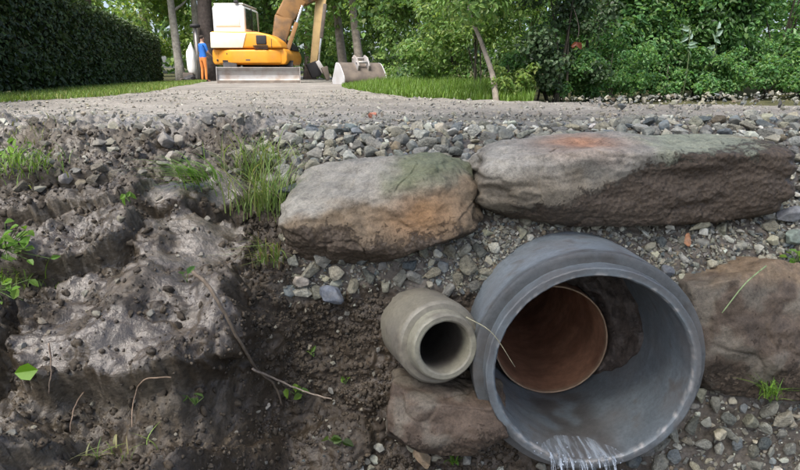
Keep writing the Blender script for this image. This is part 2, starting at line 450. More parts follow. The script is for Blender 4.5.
PIPE_C, PIPE_R, PIPE_T = np.array([0.505, 1.43, -0.545]), 0.312, math.radians(-3)
PIPE_A = np.array([0, math.cos(PIPE_T), math.sin(PIPE_T)])
SP_C, SP_A = at(446, 348, 1.45), np.array([-0.30, 1.0, -0.13]); SP_A = SP_A / np.linalg.norm(SP_A)
def axis_dist(p, c, a):
    q = p - c; t = q @ a; return np.linalg.norm(q - t[..., None] * a, axis=-1), t
def bore_hole(p, m=0.0):
    d1, t1 = axis_dist(p, PIPE_C, PIPE_A); d2, t2 = axis_dist(p, SP_C, SP_A)
    return ((d1 < PIPE_R * 0.955 + m) & (t1 > -.3)) | ((d2 < 0.104 + m) & (t2 > -.2))
BF = BF[~bore_hole(BP.reshape(-1, 3))[BF].all(1)]       # the soil is open where the pipes run
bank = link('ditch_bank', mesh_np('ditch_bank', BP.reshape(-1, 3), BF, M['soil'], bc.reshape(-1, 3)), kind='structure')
wa = bank.data.attributes.new('Wet', 'FLOAT', 'POINT'); wa.data.foreach_set('value', np.clip(PSM * 1.15 * sstep(-0.7, 0.1, noise(BP * 6, 39) + 0.2) + 0.35 * sstep(-0.3, -0.6, GX) * sstep(0.0, 0.4, noise(BP * 4, 42)), 0, 1).ravel().astype(np.float32))
bpx, bpy_, bdep = proj(BP.reshape(-1, 3)[:])
_flat = BP.reshape(-1, 3); _fn = BN.reshape(-1, 3)
_vis = (bdep > 0.3) & (np.abs(bpx - 400) < 700)
def on_bank(px, py, lift=0.0):
    d2 = (bpx - px) ** 2 + (bpy_ - py) ** 2
    d2 = np.where(_vis, d2, 1e9)
    near = np.where(d2 < max(9, d2.min() + 2))[0]
    i = near[np.argmin(bdep[near])]
    return _flat[i] + _fn[i] * lift, _fn[i]

# ground, road, verge
def ground_z(x, y):
    return 0.05 * noise(np.stack([x * 0.12, y * 0.12, 0 * x], -1), 40) * sstep(6, 14, y) + 0.012 * (y > 3.35) * sstep(3.3, 5, y) * noise(np.stack([x * .9, y * .9, 0 * x], -1), 41) \
        + 0.25 * sstep(5.0, 9.0, y) * sstep(2.0, 5.0, x) + 1.2 * sstep(25, 80, y)
gx = np.concatenate([np.linspace(-120, -14, 20), np.linspace(-13, 9, 110), np.linspace(10, 120, 20)])
gy = np.concatenate([np.linspace(3.3, 12, 60), np.linspace(12.3, 40, 60), np.linspace(42, 300, 30)])
X, Y = np.meshgrid(gx, gy)
GP = np.stack([X, Y, ground_z(X, Y) - 0.03 - 0.03 * sstep(4.2, 3.3, Y)], -1)
idx = np.arange(X.size).reshape(X.shape)
GF = np.stack([idx[:-1, :-1], idx[:-1, 1:], idx[1:, 1:], idx[1:, :-1]], -1).reshape(-1, 4)
gn = fbm(GP * 0.8, 3, 44)
gc = np.array([0.075, 0.075, 0.035]) * (1 + 0.4 * gn)[..., None]
link('ground', mesh_np('ground', GP.reshape(-1, 3), GF, M['ground'], gc.reshape(-1, 3)), kind='structure')
# the gravel road crosses in front and runs away left of centre towards the excavator
def road_lr(y):
    yl = np.array([2.5, 3.3, 4.6, 5.8, 8, 11, 15, 22, 40]); L_ = np.array([-6, -5.2, -3.1, -2.9, -3.3, -4.1, -5.1, -7.1, -11])
    R_ = np.array([6, 6, 1.3, 0.25, -0.35, -0.9, -1.3, -2.0, -4.5])
    return np.interp(y, yl, L_), np.interp(y, yl, R_)
ry = np.concatenate([np.arange(3.24, 6, 0.04), np.arange(6, 40, 0.25)])
ru = np.linspace(0, 1, 90)
RL, RR = road_lr(ry)
wl = 0.12 * noise(np.stack([ry * 1.7, 0 * ry, 0 * ry], -1), 50); wr = 0.12 * noise(np.stack([ry * 1.7, 0 * ry + 9, 0 * ry], -1), 51)
RX = (RL + wl)[:, None] * (1 - ru) + (RR + wr)[:, None] * ru
RY = np.repeat(ry[:, None], len(ru), 1)
rp = np.stack([RX, RY, 0 * RX], -1)
RZ = ground_z(RX, RY) - 0.006 + 0.014 * sstep(3.24, 3.40, RY) + 0.010 * sstep(3.3, 3.9, RY) * fbm(rp * 5, 3, 52)
edge = np.minimum(ru, 1 - ru)[None] * (RR - RL)[:, None]
RZ = RZ - 0.02 * sstep(0.12, 0.0, edge)
rp[..., 2] = RZ
idx = np.arange(RX.size).reshape(RX.shape)
RF = np.stack([idx[:-1, :-1], idx[:-1, 1:], idx[1:, 1:], idx[1:, :-1]], -1).reshape(-1, 4)
rc = road_col(rp) * 1.12
link('road', mesh_np('road', rp.reshape(-1, 3), RF, M['road'], rc.reshape(-1, 3)), kind='structure')
def on_road(x, y):
    l, r = road_lr(y); return (x > l) & (x < r)

# ------------------------------------------------------------------ gravel
PAL = np.array([(0.308, 0.297, 0.27), (0.187, 0.182, 0.171), (0.165, 0.182, 0.198), (0.396, 0.358, 0.281), (0.572, 0.55, 0.495), (0.22, 0.171, 0.121), (0.33, 0.303, 0.248), (0.462, 0.44, 0.391)])
PALW = np.array([.22, .14, .12, .15, .09, .07, .12, .09])
def pal(n, r=rng):
    c = PAL[r.choice(len(PAL), n, p=PALW)] * r.uniform(0.6, 1.15, (n, 1))
    return c * (1 + r.normal(0, 0.02, (n, 3))) * np.array([0.98, 1.03, 0.97])
def chip(seed, npts=15, half=(1, .78, .62), bev=0.05):
    r = np.random.default_rng(seed); d = r.normal(size=(npts, 3)); d /= np.linalg.norm(d, axis=1)[:, None]
    d *= r.uniform(0.8, 1.08, (npts, 1)); bm = bmesh.new()
    for q in d * np.array(half) * r.uniform(.85, 1.15, 3): bm.verts.new(q.tolist())
    res = bmesh.ops.convex_hull(bm, input=bm.verts); bmesh.ops.delete(bm, geom=[g for g in res['geom_interior'] if isinstance(g, bmesh.types.BMVert)], context='VERTS')
    bmesh.ops.dissolve_limit(bm, angle_limit=math.radians(16), verts=bm.verts, edges=bm.edges)
    if bev: bmesh.ops.bevel(bm, geom=list(bm.edges), offset=bev, segments=1, affect='EDGES', clamp_overlap=True)
    bmesh.ops.triangulate(bm, faces=bm.faces); bmesh.ops.recalc_face_normals(bm, faces=bm.faces); bm.verts.index_update()
    V = np.array([v.co[:] for v in bm.verts]); F = np.array([[v.index for v in f.verts] for f in bm.faces]); bm.free()
    return V, F
big_t = [chip(100 + k, 14 + k % 6, (1, .62 + .05 * (k % 6), .48 + .05 * (k % 5)), 0.07) for k in range(20)]
sm_t = [chip(200 + k, 13 + k % 5, (1, .64 + .05 * (k % 6), .5 + .05 * (k % 5)), 0.06) for k in range(12)]
ti_t = [chip(300 + k, 9, (1, .8, .7), 0) for k in range(8)]
# footprints kept clear of loose stones: (px centre/ellipse is turned into a world ball)
def blocked(p, r):
    return bore_hole(p, 0.012 + r * 0.3)
def in_px(p, x0, x1, y0, y1):
    a, b, _ = proj(p); return (a > x0) & (a < x1) & (b > y0) & (b < y1)
# candidate stones: x range, s range, count, size lo/hi (radius), muddy factor
zones = [(-0.50, 1.95, 5.5, 7.05, 2800, 0.011, 0.041), (-0.45, 1.95, 6.3, 7.3, 1300, 0.009, 0.019), (-0.36, 0.28, 3.95, 4.95, 420, 0.014, 0.036),
         (0.35, 1.9, 4.1, 5.7, 900, 0.008, 0.028), (0.60, 1.9, 1.8, 3.75, 2200, 0.010, 0.036), (-0.12, 0.20, 2.0, 2.72, 40, 0.014, 0.026), (0.20, 0.62, 1.8, 2.4, 160, 0.012, 0.026),
         (-1.7, -0.4, 5.4, 7.25, 260, 0.010, 0.036), (-1.6, -0.5, 2.0, 5.3, 90, 0.007, 0.018), (-0.45, 0.15, 2.0, 3.9, 60, 0.006, 0.014), (1.0, 1.9, 3.5, 4.4, 320, 0.012, 0.03)]
cand = []
for zi, (x0, x1, s0, s1, n, r0, r1) in enumerate(zones):
    x = rng.uniform(x0, x1, n); s = rng.uniform(s0, s1, n)
    r = r0 + (r1 - r0) * rng.random(n) ** 1.7
    p, nn, g = bank_surf(x, s)
    keep = ~blocked(p, r)
    if zi in (0, 1, 2, 3): keep &= rng.random(n) < 0.15 + g
    cand.append(np.column_stack([p, nn, r, np.full(n, zi)])[keep])
cand = np.vstack(cand)
cand = cand[np.argsort(-cand[:, 6])]
cell = 0.06; grid = {}; kept = []
for i, c in enumerate(cand):
    k = tuple(np.floor(c[:3] / cell).astype(int)); ok = True
    for a in (-1, 0, 1):
        for b in (-1, 0, 1):
            for d in (-1, 0, 1):
                for j in grid.get((k[0] + a, k[1] + b, k[2] + d), ()):
                    o = cand[j]
                    if (c[0] - o[0]) ** 2 + (c[1] - o[1]) ** 2 + (c[2] - o[2]) ** 2 < (0.66 * (c[6] + o[6])) ** 2: ok = False; break
                if not ok: break
            if not ok: break
        if not ok: break
    if ok: grid.setdefault(k, []).append(i); kept.append(i)
st = cand[kept]
n = len(st)
pos = st[:, :3] + st[:, 3:6] * (st[:, 6] * rng.uniform(0.1, 0.5, n))[:, None]
cols = pal(n)
mud = ((st[:, 7] == 7) | (st[:, 7] == 8) | (st[:, 7] == 9))
cols[mud] = cols[mud] * 0.4 + np.array([0.125, 0.113, 0.088]) * 0.8
# a stone that lies flat tends to rest on its broad side: squash along the slope normal
def rest_rot(nrm, r=rng, tilt=0.55):
    n_ = len(nrm); z = nrm + r.normal(0, tilt, (n_, 3)) * 0.6; z /= np.linalg.norm(z, axis=1)[:, None]
    x = r.normal(size=(n_, 3)); x -= (x * z).sum(1)[:, None] * z; x /= np.linalg.norm(x, axis=1)[:, None]
    y = np.cross(z, x); return np.stack([x, y, z], -1)
rots = rest_rot(st[:, 3:6])
scl = st[:, 6][:, None] * rng.uniform(0.85, 1.2, (n, 3))
ppx, ppy, pdep = proj(pos)
inview = (ppx > -10) & (ppx < 810) & (ppy > 60) & (ppy < 480)
size_px = np.where(inview, st[:, 6] / pdep, -1)
order = np.argsort(-size_px); top = order[:300]; rest = order[300:]
stone_me = []
for k in range(56):
    V, F = big_t[k % len(big_t)]
    c = pal(1)[0]; vv = 1 + 0.18 * fbm(V * 2.2, 2, k % 20)
    stone_me.append(mesh_np('stone', V, F, M['stone_unit'], c[None] * vv[:, None], smooth=False))
mud_me = []
for k in range(6):
    V, F = big_t[k]; c = np.array([0.135, 0.122, 0.095]) * rng.uniform(0.7, 1.5)
    mud_me.append(mesh_np('stone', V, F, M['stone_unit'], c[None] * (1 + 0.25 * fbm(V * 2, 2, k))[:, None], smooth=False))
for i in top:
    me = mud_me[rng.integers(6)] if mud[i] else stone_me[rng.integers(56)]
    o = link('stone', me, bank)
    m3 = Matrix([list(map(float, row)) for row in rots[i]]).to_4x4()
    o.matrix_world = Matrix.Translation(pos[i].tolist()) @ m3 @ Matrix.Diagonal((*map(float, scl[i]), 1))
V, F, C = scatter_mesh([(a, b, None) for a, b in sm_t], pos[rest], rots[rest], scl[rest], cols[rest], rng.integers(0, len(sm_t), len(rest)))
link('gravel', mesh_np('gravel', V, F, M['stone'], C, smooth=False), label='loose grey gravel tipped over the bank among the boulders and pipes', cat='gravel', kind='stuff')
# fine gravel between the stones, around the big pipe, and pebbles over the road
fz = [(-0.5, 1.9, 5.3, 7.4, 6500, .003, .009), (0.15, 1.9, 3.9, 5.5, 7000, .004, .0115), (0.5, 1.9, 1.8, 4.2, 5500, .003, .009), (-0.36, 0.4, 3.8, 5.0, 2200, .003, .009), (-1.7, -0.4, 6.2, 7.4, 1500, .003, .010), (-0.3, 0.6, 1.8, 3, 800, .003, .008)]
P_, N_, R_, C_ = [], [], [], []
for (x0, x1, s0, s1, n, r0, r1) in fz:
    x = rng.uniform(x0, x1, n); s = rng.uniform(s0, s1, n); r = r0 + (r1 - r0) * rng.random(n) ** 1.5
    p, nn, g = bank_surf(x, s); k = ~blocked(p, r) & (rng.random(n) < 0.12 + g)
    P_.append((p + nn * r[:, None] * 0.3)[k]); N_.append(nn[k]); R_.append(r[k]); C_.append(pal(n)[k] * 0.75)
n = 14500
y = 2.5 + 6.0 * rng.random(n) ** 1.7; x = rng.uniform(-4.5, 5, n); k = (on_road(x, y) | (y < 4)); x, y = x[k], y[k]; n = len(x)
z = np.where(y < 2.75, 0, ground_z(x, y) + 0.010)
near = y < 3.0
pb, _, _ = bank_surf(x, np.clip(7 + (y - 2.42) / 0.88, 7, 8)); z = np.where(y < 2.75, pb[:, 2], z)
P_.append(np.stack([x, y, z], -1)); N_.append(np.tile([0, 0, 1.0], (n, 1))); R_.append(0.003 + 0.016 * rng.random(n) ** 3.2); C_.append(pal(n) * 0.5 + np.array([0.19, 0.178, 0.157]) * 0.45)
P_, N_, R_, C_ = map(np.concatenate, (P_, N_, R_, C_)); n = len(P_)
V, F, C = scatter_mesh([(a, b, None) for a, b in ti_t], P_, rest_rot(N_), R_[:, None] * rng.uniform(.8, 1.25, (n, 3)), C_, rng.integers(0, len(ti_t), n))
link('fine_gravel', mesh_np('fine_gravel', V, F, M['stone'], C, smooth=False), label='fine grey grit between the stones and strewn over the road', cat='gravel', kind='stuff')
# ------------------------------------------------------------------ boulders and block stones
def add_rock(name, label, centre, V, F, colf, rot=(0, 0, 0), mat='boulder', cat='boulder', group=None):
    L_ = V / np.abs(V).max(0)
    res = colf(L_, V); c, dirt = res if isinstance(res, tuple) else (res, None)
    me = mesh_np(name, V, F, M[mat], c)
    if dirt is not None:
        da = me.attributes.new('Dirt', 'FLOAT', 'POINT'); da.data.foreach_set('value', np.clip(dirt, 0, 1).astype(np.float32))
    return link(name, me, None, label, cat, group, None, centre, rot)
def mixc(a, b, t): return np.asarray(a) * (1 - t[:, None]) + np.asarray(b) * t[:, None]
def weather(V, a, seed, crack=0.006):
    d = a * fbm(V * 13, 4, seed, 0.55) - crack * sstep(0.03, 0.0, np.abs(noise(V * 5.5, seed + 1)) + 0.03 * noise(V * 30, seed + 2))
    return V + d[:, None] * V / np.linalg.norm(V, axis=1)[:, None]
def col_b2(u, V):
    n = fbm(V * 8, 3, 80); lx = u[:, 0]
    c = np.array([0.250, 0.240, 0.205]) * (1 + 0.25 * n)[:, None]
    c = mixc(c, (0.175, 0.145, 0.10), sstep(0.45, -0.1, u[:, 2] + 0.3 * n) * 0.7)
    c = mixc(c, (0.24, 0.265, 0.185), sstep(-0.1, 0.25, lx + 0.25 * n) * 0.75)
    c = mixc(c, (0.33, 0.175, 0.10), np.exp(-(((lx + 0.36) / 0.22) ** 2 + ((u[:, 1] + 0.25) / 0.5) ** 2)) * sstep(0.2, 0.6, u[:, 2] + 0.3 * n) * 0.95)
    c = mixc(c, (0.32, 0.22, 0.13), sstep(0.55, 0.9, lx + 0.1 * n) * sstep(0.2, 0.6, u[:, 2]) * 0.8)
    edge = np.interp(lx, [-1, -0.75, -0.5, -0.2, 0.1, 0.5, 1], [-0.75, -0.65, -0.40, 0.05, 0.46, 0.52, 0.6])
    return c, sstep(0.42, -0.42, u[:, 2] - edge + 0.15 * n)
V, F = rock_box((0.487, 0.20, 0.138), 0.0062, 3.9, [((0.04, -0.30, 1), 0.84), ((0.1, -1, -0.15), 0.82), ((0.15, -0.8, 0.75), 1.06), ((1, -0.15, 0.05), 0.95), ((-0.8, -0.3, 0.8), 1.12), ((-0.8, -0.5, -0.5), 1.12), ((-0.5, -0.9, 0.2), 1.10)], 0.06, 0.07, 1.9, 31)
V[:, 2] *= 1 + 0.04 * (V[:, 0] / 0.5)
V[:, 2] -= 0.013 * sstep(-0.02, 0.10, V[:, 0] + 0.3 * V[:, 1]) * sstep(0.02, 0.10, V[:, 2])        # the top steps down right of the round end
V = weather(V, 0.008, 82)
B2 = at(632, 176, 1.84)
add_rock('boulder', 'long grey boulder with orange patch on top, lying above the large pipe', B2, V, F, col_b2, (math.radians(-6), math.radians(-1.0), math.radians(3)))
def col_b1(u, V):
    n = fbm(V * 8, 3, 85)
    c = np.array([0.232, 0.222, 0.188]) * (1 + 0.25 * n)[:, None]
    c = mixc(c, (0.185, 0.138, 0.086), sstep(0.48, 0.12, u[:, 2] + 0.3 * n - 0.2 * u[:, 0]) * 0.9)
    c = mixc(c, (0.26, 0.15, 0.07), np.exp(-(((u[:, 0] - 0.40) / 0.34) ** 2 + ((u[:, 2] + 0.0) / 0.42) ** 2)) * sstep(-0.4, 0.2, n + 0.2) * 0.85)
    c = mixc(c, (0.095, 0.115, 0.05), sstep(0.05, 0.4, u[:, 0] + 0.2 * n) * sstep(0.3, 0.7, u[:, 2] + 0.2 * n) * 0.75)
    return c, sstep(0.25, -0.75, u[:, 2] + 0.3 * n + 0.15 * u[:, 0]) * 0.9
V, F = rock_box((0.288, 0.19, 0.150), 0.005, 4.2, [((-0.30, -0.50, 1), 0.76), ((0.15, -1, 0.22), 0.82), ((-0.2, -0.8, -0.6), 1.05), ((0.8, -0.6, 0.35), 1.02), ((0.9, -0.2, 0.9), 1.10), ((0.45, -0.4, -0.9), 0.98), ((-0.9, -0.3, 0.5), 1.12)], 0.045, 0.06, 1.8, 33)
V = weather(V, 0.008, 87)
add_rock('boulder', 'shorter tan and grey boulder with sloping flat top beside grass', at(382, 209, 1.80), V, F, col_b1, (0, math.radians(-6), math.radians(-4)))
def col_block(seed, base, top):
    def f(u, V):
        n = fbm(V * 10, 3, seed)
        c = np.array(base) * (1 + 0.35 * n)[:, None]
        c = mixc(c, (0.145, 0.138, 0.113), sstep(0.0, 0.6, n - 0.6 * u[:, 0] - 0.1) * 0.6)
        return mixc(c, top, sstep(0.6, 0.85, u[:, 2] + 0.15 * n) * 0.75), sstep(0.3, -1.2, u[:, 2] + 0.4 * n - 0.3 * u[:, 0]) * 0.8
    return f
V, F = rock_box((0.275, 0.16, 0.195), 0.0062, 10.0, [((-0.45, -0.1, 0.9), 1.02), ((0.12, -1, 0.10), 0.80), ((-0.55, -0.9, 0.05), 1.02), ((0.2, -0.75, 0.65), 1.0), ((-0.7, -0.2, -0.7), 1.2), ((-0.25, -0.9, -0.4), 0.98), ((0.5, -0.8, -0.3), 1.05)], 0.010, 0.04, 2.0, 35)
V = weather(V, 0.009, 91)
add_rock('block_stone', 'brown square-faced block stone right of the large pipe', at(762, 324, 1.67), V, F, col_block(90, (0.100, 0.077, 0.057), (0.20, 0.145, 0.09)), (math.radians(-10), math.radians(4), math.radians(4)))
V, F = rock_box((0.160, 0.12, 0.088), 0.005, 9.0, [((0.1, -0.35, 1), 0.82), ((0.1, -1, 0.1), 0.80), ((0.9, -0.3, 0.5), 1.02), ((0.8, -0.3, -0.7), 1.05), ((-0.8, -0.6, 0.2), 1.08), ((-0.2, -0.8, 0.7), 1.0), ((0.25, -0.9, -0.35), 0.95), ((-0.6, -0.4, -0.7), 1.2)], 0.009, 0.045, 2.2, 37)
V = weather(V, 0.007, 93)
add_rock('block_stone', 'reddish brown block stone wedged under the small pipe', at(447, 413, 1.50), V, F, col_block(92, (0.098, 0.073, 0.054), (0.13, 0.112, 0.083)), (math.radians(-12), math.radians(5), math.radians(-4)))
# odd stones that stand out by colour
def odd(label, px, py, r, c, seed, half=(1, .8, .7), lift=0.3, where=None):
    V, F = rock(seed, 4, np.array(half) * r, 11, (0.5, 0.85), 2.3, 0.05, 2.5, soft=0.03)
    p = where if where is not None else on_bank(px, py, r * lift)[0]
    add_rock('loose_stone', label, p, V, F, lambda u, W: np.array(c)[None] * (1 + 0.2 * fbm(W / r * 2, 3, seed % 40))[:, None], (-0.7 + seed % 5 * 0.1, -0.3 + seed % 7 * 0.1, seed % 9 * 0.2 - 0.8), 'stone', 'stone')
odd('tan pointed stone at the bottom edge below the reddish block', 425, 456, 0.034, (0.40, 0.30, 0.19), 611, (.7, .7, 1.1), 0.6)
odd('small rounded olive-grey stone at bottom left of the tan pointed stone', 411, 447, 0.022, (0.26, 0.25, 0.18), 612)
odd('whitish round stone in the gravel left of the small pipe', 302, 284, 0.028, (0.46, 0.41, 0.34), 613, (1, .85, .7), 0.5)
odd('flat blue-grey slate in the gravel under the tan boulder', 330, 293, 0.042, (0.13, 0.15, 0.18), 614, (1, .5, .65), 0.5)
odd('upright rust-coloured stone chip below the long boulder', 683, 241, 0.022, (0.34, 0.17, 0.09), 615, (.6, .5, 1.1), 0.7)
odd('flat pale lens-shaped stone just below the long boulder', 695, 227, 0.030, (0.36, 0.35, 0.25), 616, (1.1, .6, .5), 0.8)
odd('greenish grey stone at the right edge below the long boulder', 792, 238, 0.030, (0.19, 0.235, 0.20), 617, (1, .8, .8), 0.6)
odd('grey angular stone at right edge with a flat top', 783, 219, 0.042, (0.20, 0.21, 0.22), 618, (1, .8, .7), 0.6)
odd('cream flat stone in the gravel right of the large pipe', 716, 434, 0.030, (0.40, 0.37, 0.27), 619, (1, .7, .6), 0.6)
odd('pale angular lump half sunk in the mud on the left bank', 66, 183, 0.030, (0.30, 0.28, 0.26), 620, (1, .8, .7), 0.4)
odd('wide grey stone at the top of the muddy bank', 168, 143, 0.046, (0.25, 0.235, 0.21), 621, (1, .8, .75), 0.4)
odd('red brick fragment lying on the gravel road', 373, 113, 0.04, (0.36, 0.13, 0.08), 630, (1, .55, .32), 0.3, where=np.array([gx_(373, 3.0), 3.0, 0.012]))

R = math.radians
# soil crumbs
cr_t = []
for k in range(6):
    V, F = ico(2 if k < 2 else 1); V = V + 0.55 * np.stack([fbm(V * 1.5, 3, k + 60), fbm(V * 1.5, 3, k + 65), fbm(V * 1.5, 3, k + 70)], -1); cr_t.append((V * np.array([1, .8, .6]), F, None))
cz = [(-1.7, -0.2, 2.0, 6.9, 10000, .002, .014), (-0.42, 0.30, 1.9, 3.95, 6500, .003, .011), (-0.1, .65, 1.9, 3.0, 800, .004, .014), (-0.6, -0.2, 4, 6.2, 500, .004, .014)]
P_, N_, R_ = [], [], []
for (x0, x1, s0, s1, n, r0, r1) in cz:
    x = rng.uniform(x0, x1, n); s = rng.uniform(s0, s1, n); r = r0 + (r1 - r0) * rng.random(n) ** 3.2
    p, nn, g = bank_surf(x, s); clump = noise(p * 9, 70) + rng.normal(0, .25, n)
    k = ~blocked(p, r) & (rng.random(n) > g) & (clump > -0.1) & (rng.random(n) > 0.93 * plates(x, s)[1])
    P_.append((p + nn * r[:, None] * 0.05)[k]); N_.append(nn[k]); R_.append(r[k])
P_, N_, R_ = map(np.concatenate, (P_, N_, R_)); n = len(P_)
cc = np.array([0.050, 0.040, 0.028]) * rng.uniform(0.6, 1.5, (n, 1))
V, F, C = scatter_mesh(cr_t, P_, rand_rot(n), R_[:, None] * rng.uniform(.75, 1.3, (n, 3)), cc, np.where(R_ > 0.0095, rng.integers(0, 2, n), rng.integers(2, 6, n)))
gt = [(ico(1)[0] * (1 + 0.5 * noise(ico(1)[0] * 1.7, 95 + k))[:, None], ico(1)[1], None) for k in range(5)]
ng = 14000; x = np.concatenate([rng.uniform(-1.4, -0.3, 9500), rng.uniform(-0.45, 0.3, 4500)]); s_ = np.concatenate([rng.uniform(2.1, 6.8, 9500), rng.uniform(2.0, 4.0, 4500)])
p, nn, g = bank_surf(x, s_); r = 0.0014 + 0.0045 * rng.random(ng) ** 2.2
k = ~blocked(p, r) & (rng.random(ng) > g) & (noise(p * 14, 96) + rng.normal(0, .3, ng) > -0.15) & (rng.random(ng) > 0.9 * plates(x, s_)[1])
V2, F2, C2_ = scatter_mesh(gt, (p + nn * r[:, None] * .4)[k], rand_rot(k.sum()), r[k][:, None] * rng.uniform(.7, 1.4, (k.sum(), 3)), np.array([0.060, 0.049, 0.035]) * rng.uniform(.5, 1.7, (k.sum(), 1)), rng.integers(0, 5, k.sum()))
F = np.vstack([F, F2 + len(V)]); V = np.vstack([V, V2]); C = np.vstack([C, C2_])
link('soil_crumbs', mesh_np('soil_crumbs', V, F, M['crumb'], C), label='dark brown crumbs of wet soil scattered over the dug bank', cat='soil', kind='stuff')


# ------------------------------------------------------------------ pipes
def sharp(me, a=32):
    me.set_sharp_from_angle(angle=math.radians(a)); return me
def lathe(profile, origin, axis, sides=120, wob=0.0, seed=0):
    """profile [(t along axis, r)], closed tube skin of revolution"""
    a = np.array(axis, float); a /= np.linalg.norm(a)
    u = np.cross(a, [0, 0, 1.0]); u /= np.linalg.norm(u); v = np.cross(u, a)
    th = np.linspace(0, 2 * np.pi, sides, endpoint=False)
    P = np.array(profile)
    V = np.array(origin)[None, None] + P[:, 0][:, None, None] * a + P[:, 1][:, None, None] * (np.cos(th)[None, :, None] * u + np.sin(th)[None, :, None] * v)
    if wob:
        rad = V - np.array(origin) - ((V - np.array(origin)) @ a)[..., None] * a
        rad /= np.linalg.norm(rad, axis=-1)[..., None] + 1e-9
        V = V + rad * (wob * fbm(V * 25, 4, seed))[..., None]
    n = len(P); i = np.arange(n * sides).reshape(n, sides); j = np.roll(i, -1, 1)
    Fq = np.stack([i[:-1], j[:-1], j[1:], i[1:]], -1).reshape(-1, 4)
    return V.reshape(-1, 3), Fq
def dense(pr, step=0.012):
    out = [pr[0]]
    for a, b in zip(pr[:-1], pr[1:]):
        k = max(1, int(math.hypot(b[0] - a[0], b[1] - a[1]) / step))
        for q in range(1, k + 1): out.append((a[0] + (b[0] - a[0]) * q / k, a[1] + (b[1] - a[1]) * q / k))
    return out
big = empty('concrete_pipe', PIPE_C, 'large blue-grey concrete pipe with a brown pipe inside, trickling water', 'pipe')
big.rotation_euler = (PIPE_T, 0, 0); big.scale = (1.04, 1.04, 1.04)
PA = np.array([0.0, 1, 0.0])
def pipe_col(V, c, seed, dirtdir=None):
    n = fbm(V * 6, 4, seed); n2 = fbm(V * 30, 3, seed + 1)
    k = np.array(c) * (1 + 0.12 * n + 0.08 * n2)[:, None]
    return mixc(k, (0.10, 0.085, 0.07), sstep(0.25, 0.7, n2 * 0.6 + n * 0.6) * 0.6)
body = dense([(0.040, 0.266), (0.040, 0.293), (0.042, 0.298), (0.048, 0.300), (1.2, 0.300)], 0.008)
V, Fq = lathe(body, (0, 0, 0), PA, 128, 0.0012, 5)
link('barrel', sharp(mesh_np('barrel', V, Fq, M['concrete'], mixc(pipe_col(V, (0.185, 0.220, 0.245), 5), (0.055, 0.055, 0.052), ((V[:, 1] < 0.0425) * 1.0 + (V[:, 1] >= 0.0425) * sstep(0.075, 0.045, V[:, 1] + 0.012 * noise(V * 20, 6))) * 0.75))), big)
spig = dense([(0.055, 0.2725), (0.006, 0.2705), (0.002, 0.270), (0.0, 0.267), (0.0, 0.251), (0.003, 0.248), (0.010, 0.246), (0.7, 0.244)], 0.007)
V, Fq = lathe(spig, (0, 0, 0), PA, 160, 0.0016, 7)
rimc = pipe_col(V, (0.138, 0.165, 0.182), 8)
rr = np.hypot(V[:, 0], V[:, 2])
chip_ = sstep(0.05, 0.35, noise(V * 60, 9)) * np.exp(-((rr - 0.249) / 0.004) ** 2) * (V[:, 1] < 0.012)
rimc = mixc(rimc, (0.085, 0.09, 0.092), (V[:, 1] < 0.03) * sstep(0.252, 0.258, rr) * sstep(-0.4, 0.3, noise(V * 9, 10)) * 0.7)
rimc = mixc(rimc, (0.40, 0.39, 0.37), chip_ * 0.8)
# silt line left by the water along the invert
silt = sstep(-0.215, -0.243, V[:, 2]) * (V[:, 1] > 0.004)
rimc = mixc(rimc, (0.075, 0.07, 0.065), silt * sstep(-0.2, 0.3, noise(V * 14, 12) + 0.2) * 0.8)
spigo = link('spigot', sharp(mesh_np('spigot', V, Fq, M['concrete'], rimc)), big)
# end wall of packed soil round the inner pipe
ang = np.linspace(0, 2 * np.pi, 96, endpoint=False); rad = np.linspace(0.02, 0.246, 26)
IC = np.array([-0.014, 0.37, -0.064])
A_, Rd = np.meshgrid(ang, np.linspace(0, 1, 20))
c_in = np.stack([IC[0] + 0.182 * np.cos(A_), 0 * A_, IC[2] + 0.182 * np.sin(A_)], -1); c_out = np.stack([0.247 * np.cos(A_), 0 * A_, 0.247 * np.sin(A_)], -1)
Ppl = c_in * (1 - Rd[..., None]) + c_out * Rd[..., None]
fillr = np.exp(-((A_ - 6.1) / 0.55) ** 2) + np.exp(-((A_ + 0.18) / 0.55) ** 2)
Ppl[..., 1] = 0.43 + 0.05 * crumble(Ppl * 28, 14) + 0.02 * crumble(Ppl * 60, 15) - 0.13 * fillr * Rd ** 0.5
i = np.arange(A_.size).reshape(A_.shape); j = np.roll(i, -1, 1)
Fq = np.stack([i[:-1], i[1:], j[1:], j[:-1]], -1).reshape(-1, 4)
Vv = Ppl.reshape(-1, 3)
link('soil_packing', mesh_np('soil_packing', Vv, Fq, M['soil'], np.array([0.06, 0.048, 0.04])[None] * (1 + 0.4 * fbm(Vv * 20, 3, 15))[:, None]), big)
# brown clay pipe resting in the invert
inn = dense([(0.9, 0.178), (0.004, 0.178), (0.0, 0.1775), (0.0, 0.1735), (0.002, 0.173), (0.9, 0.172)], 0.02)
V, Fq = lathe(inn, IC, np.array([0.0, 1, 0.0]), 120, 0.0008, 16)
n = fbm(V * 7, 4, 17); rr = np.hypot(V[:, 0] - IC[0], V[:, 2] - IC[2])
c = mixc(np.array([0.45, 0.25, 0.155]), (0.32, 0.17, 0.105), sstep(-0.3, 0.4, n))
lip = (V[:, 1] < IC[1] + 0.004) * 1.0
c = mixc(c, (0.36, 0.27, 0.18), lip * 0.85)
inner = link('inner_pipe', mesh_np('inner_pipe', V, Fq, M['clay'], c), big)
inner['label'] = 'narrower reddish brown pipe seated inside the concrete pipe'
Vw = np.array([[IC[0] + 0.172 * math.cos(t), IC[1] + 0.80, IC[2] + 0.172 * math.sin(t)] for t in np.linspace(0, 2 * np.pi, 40, endpoint=False)])
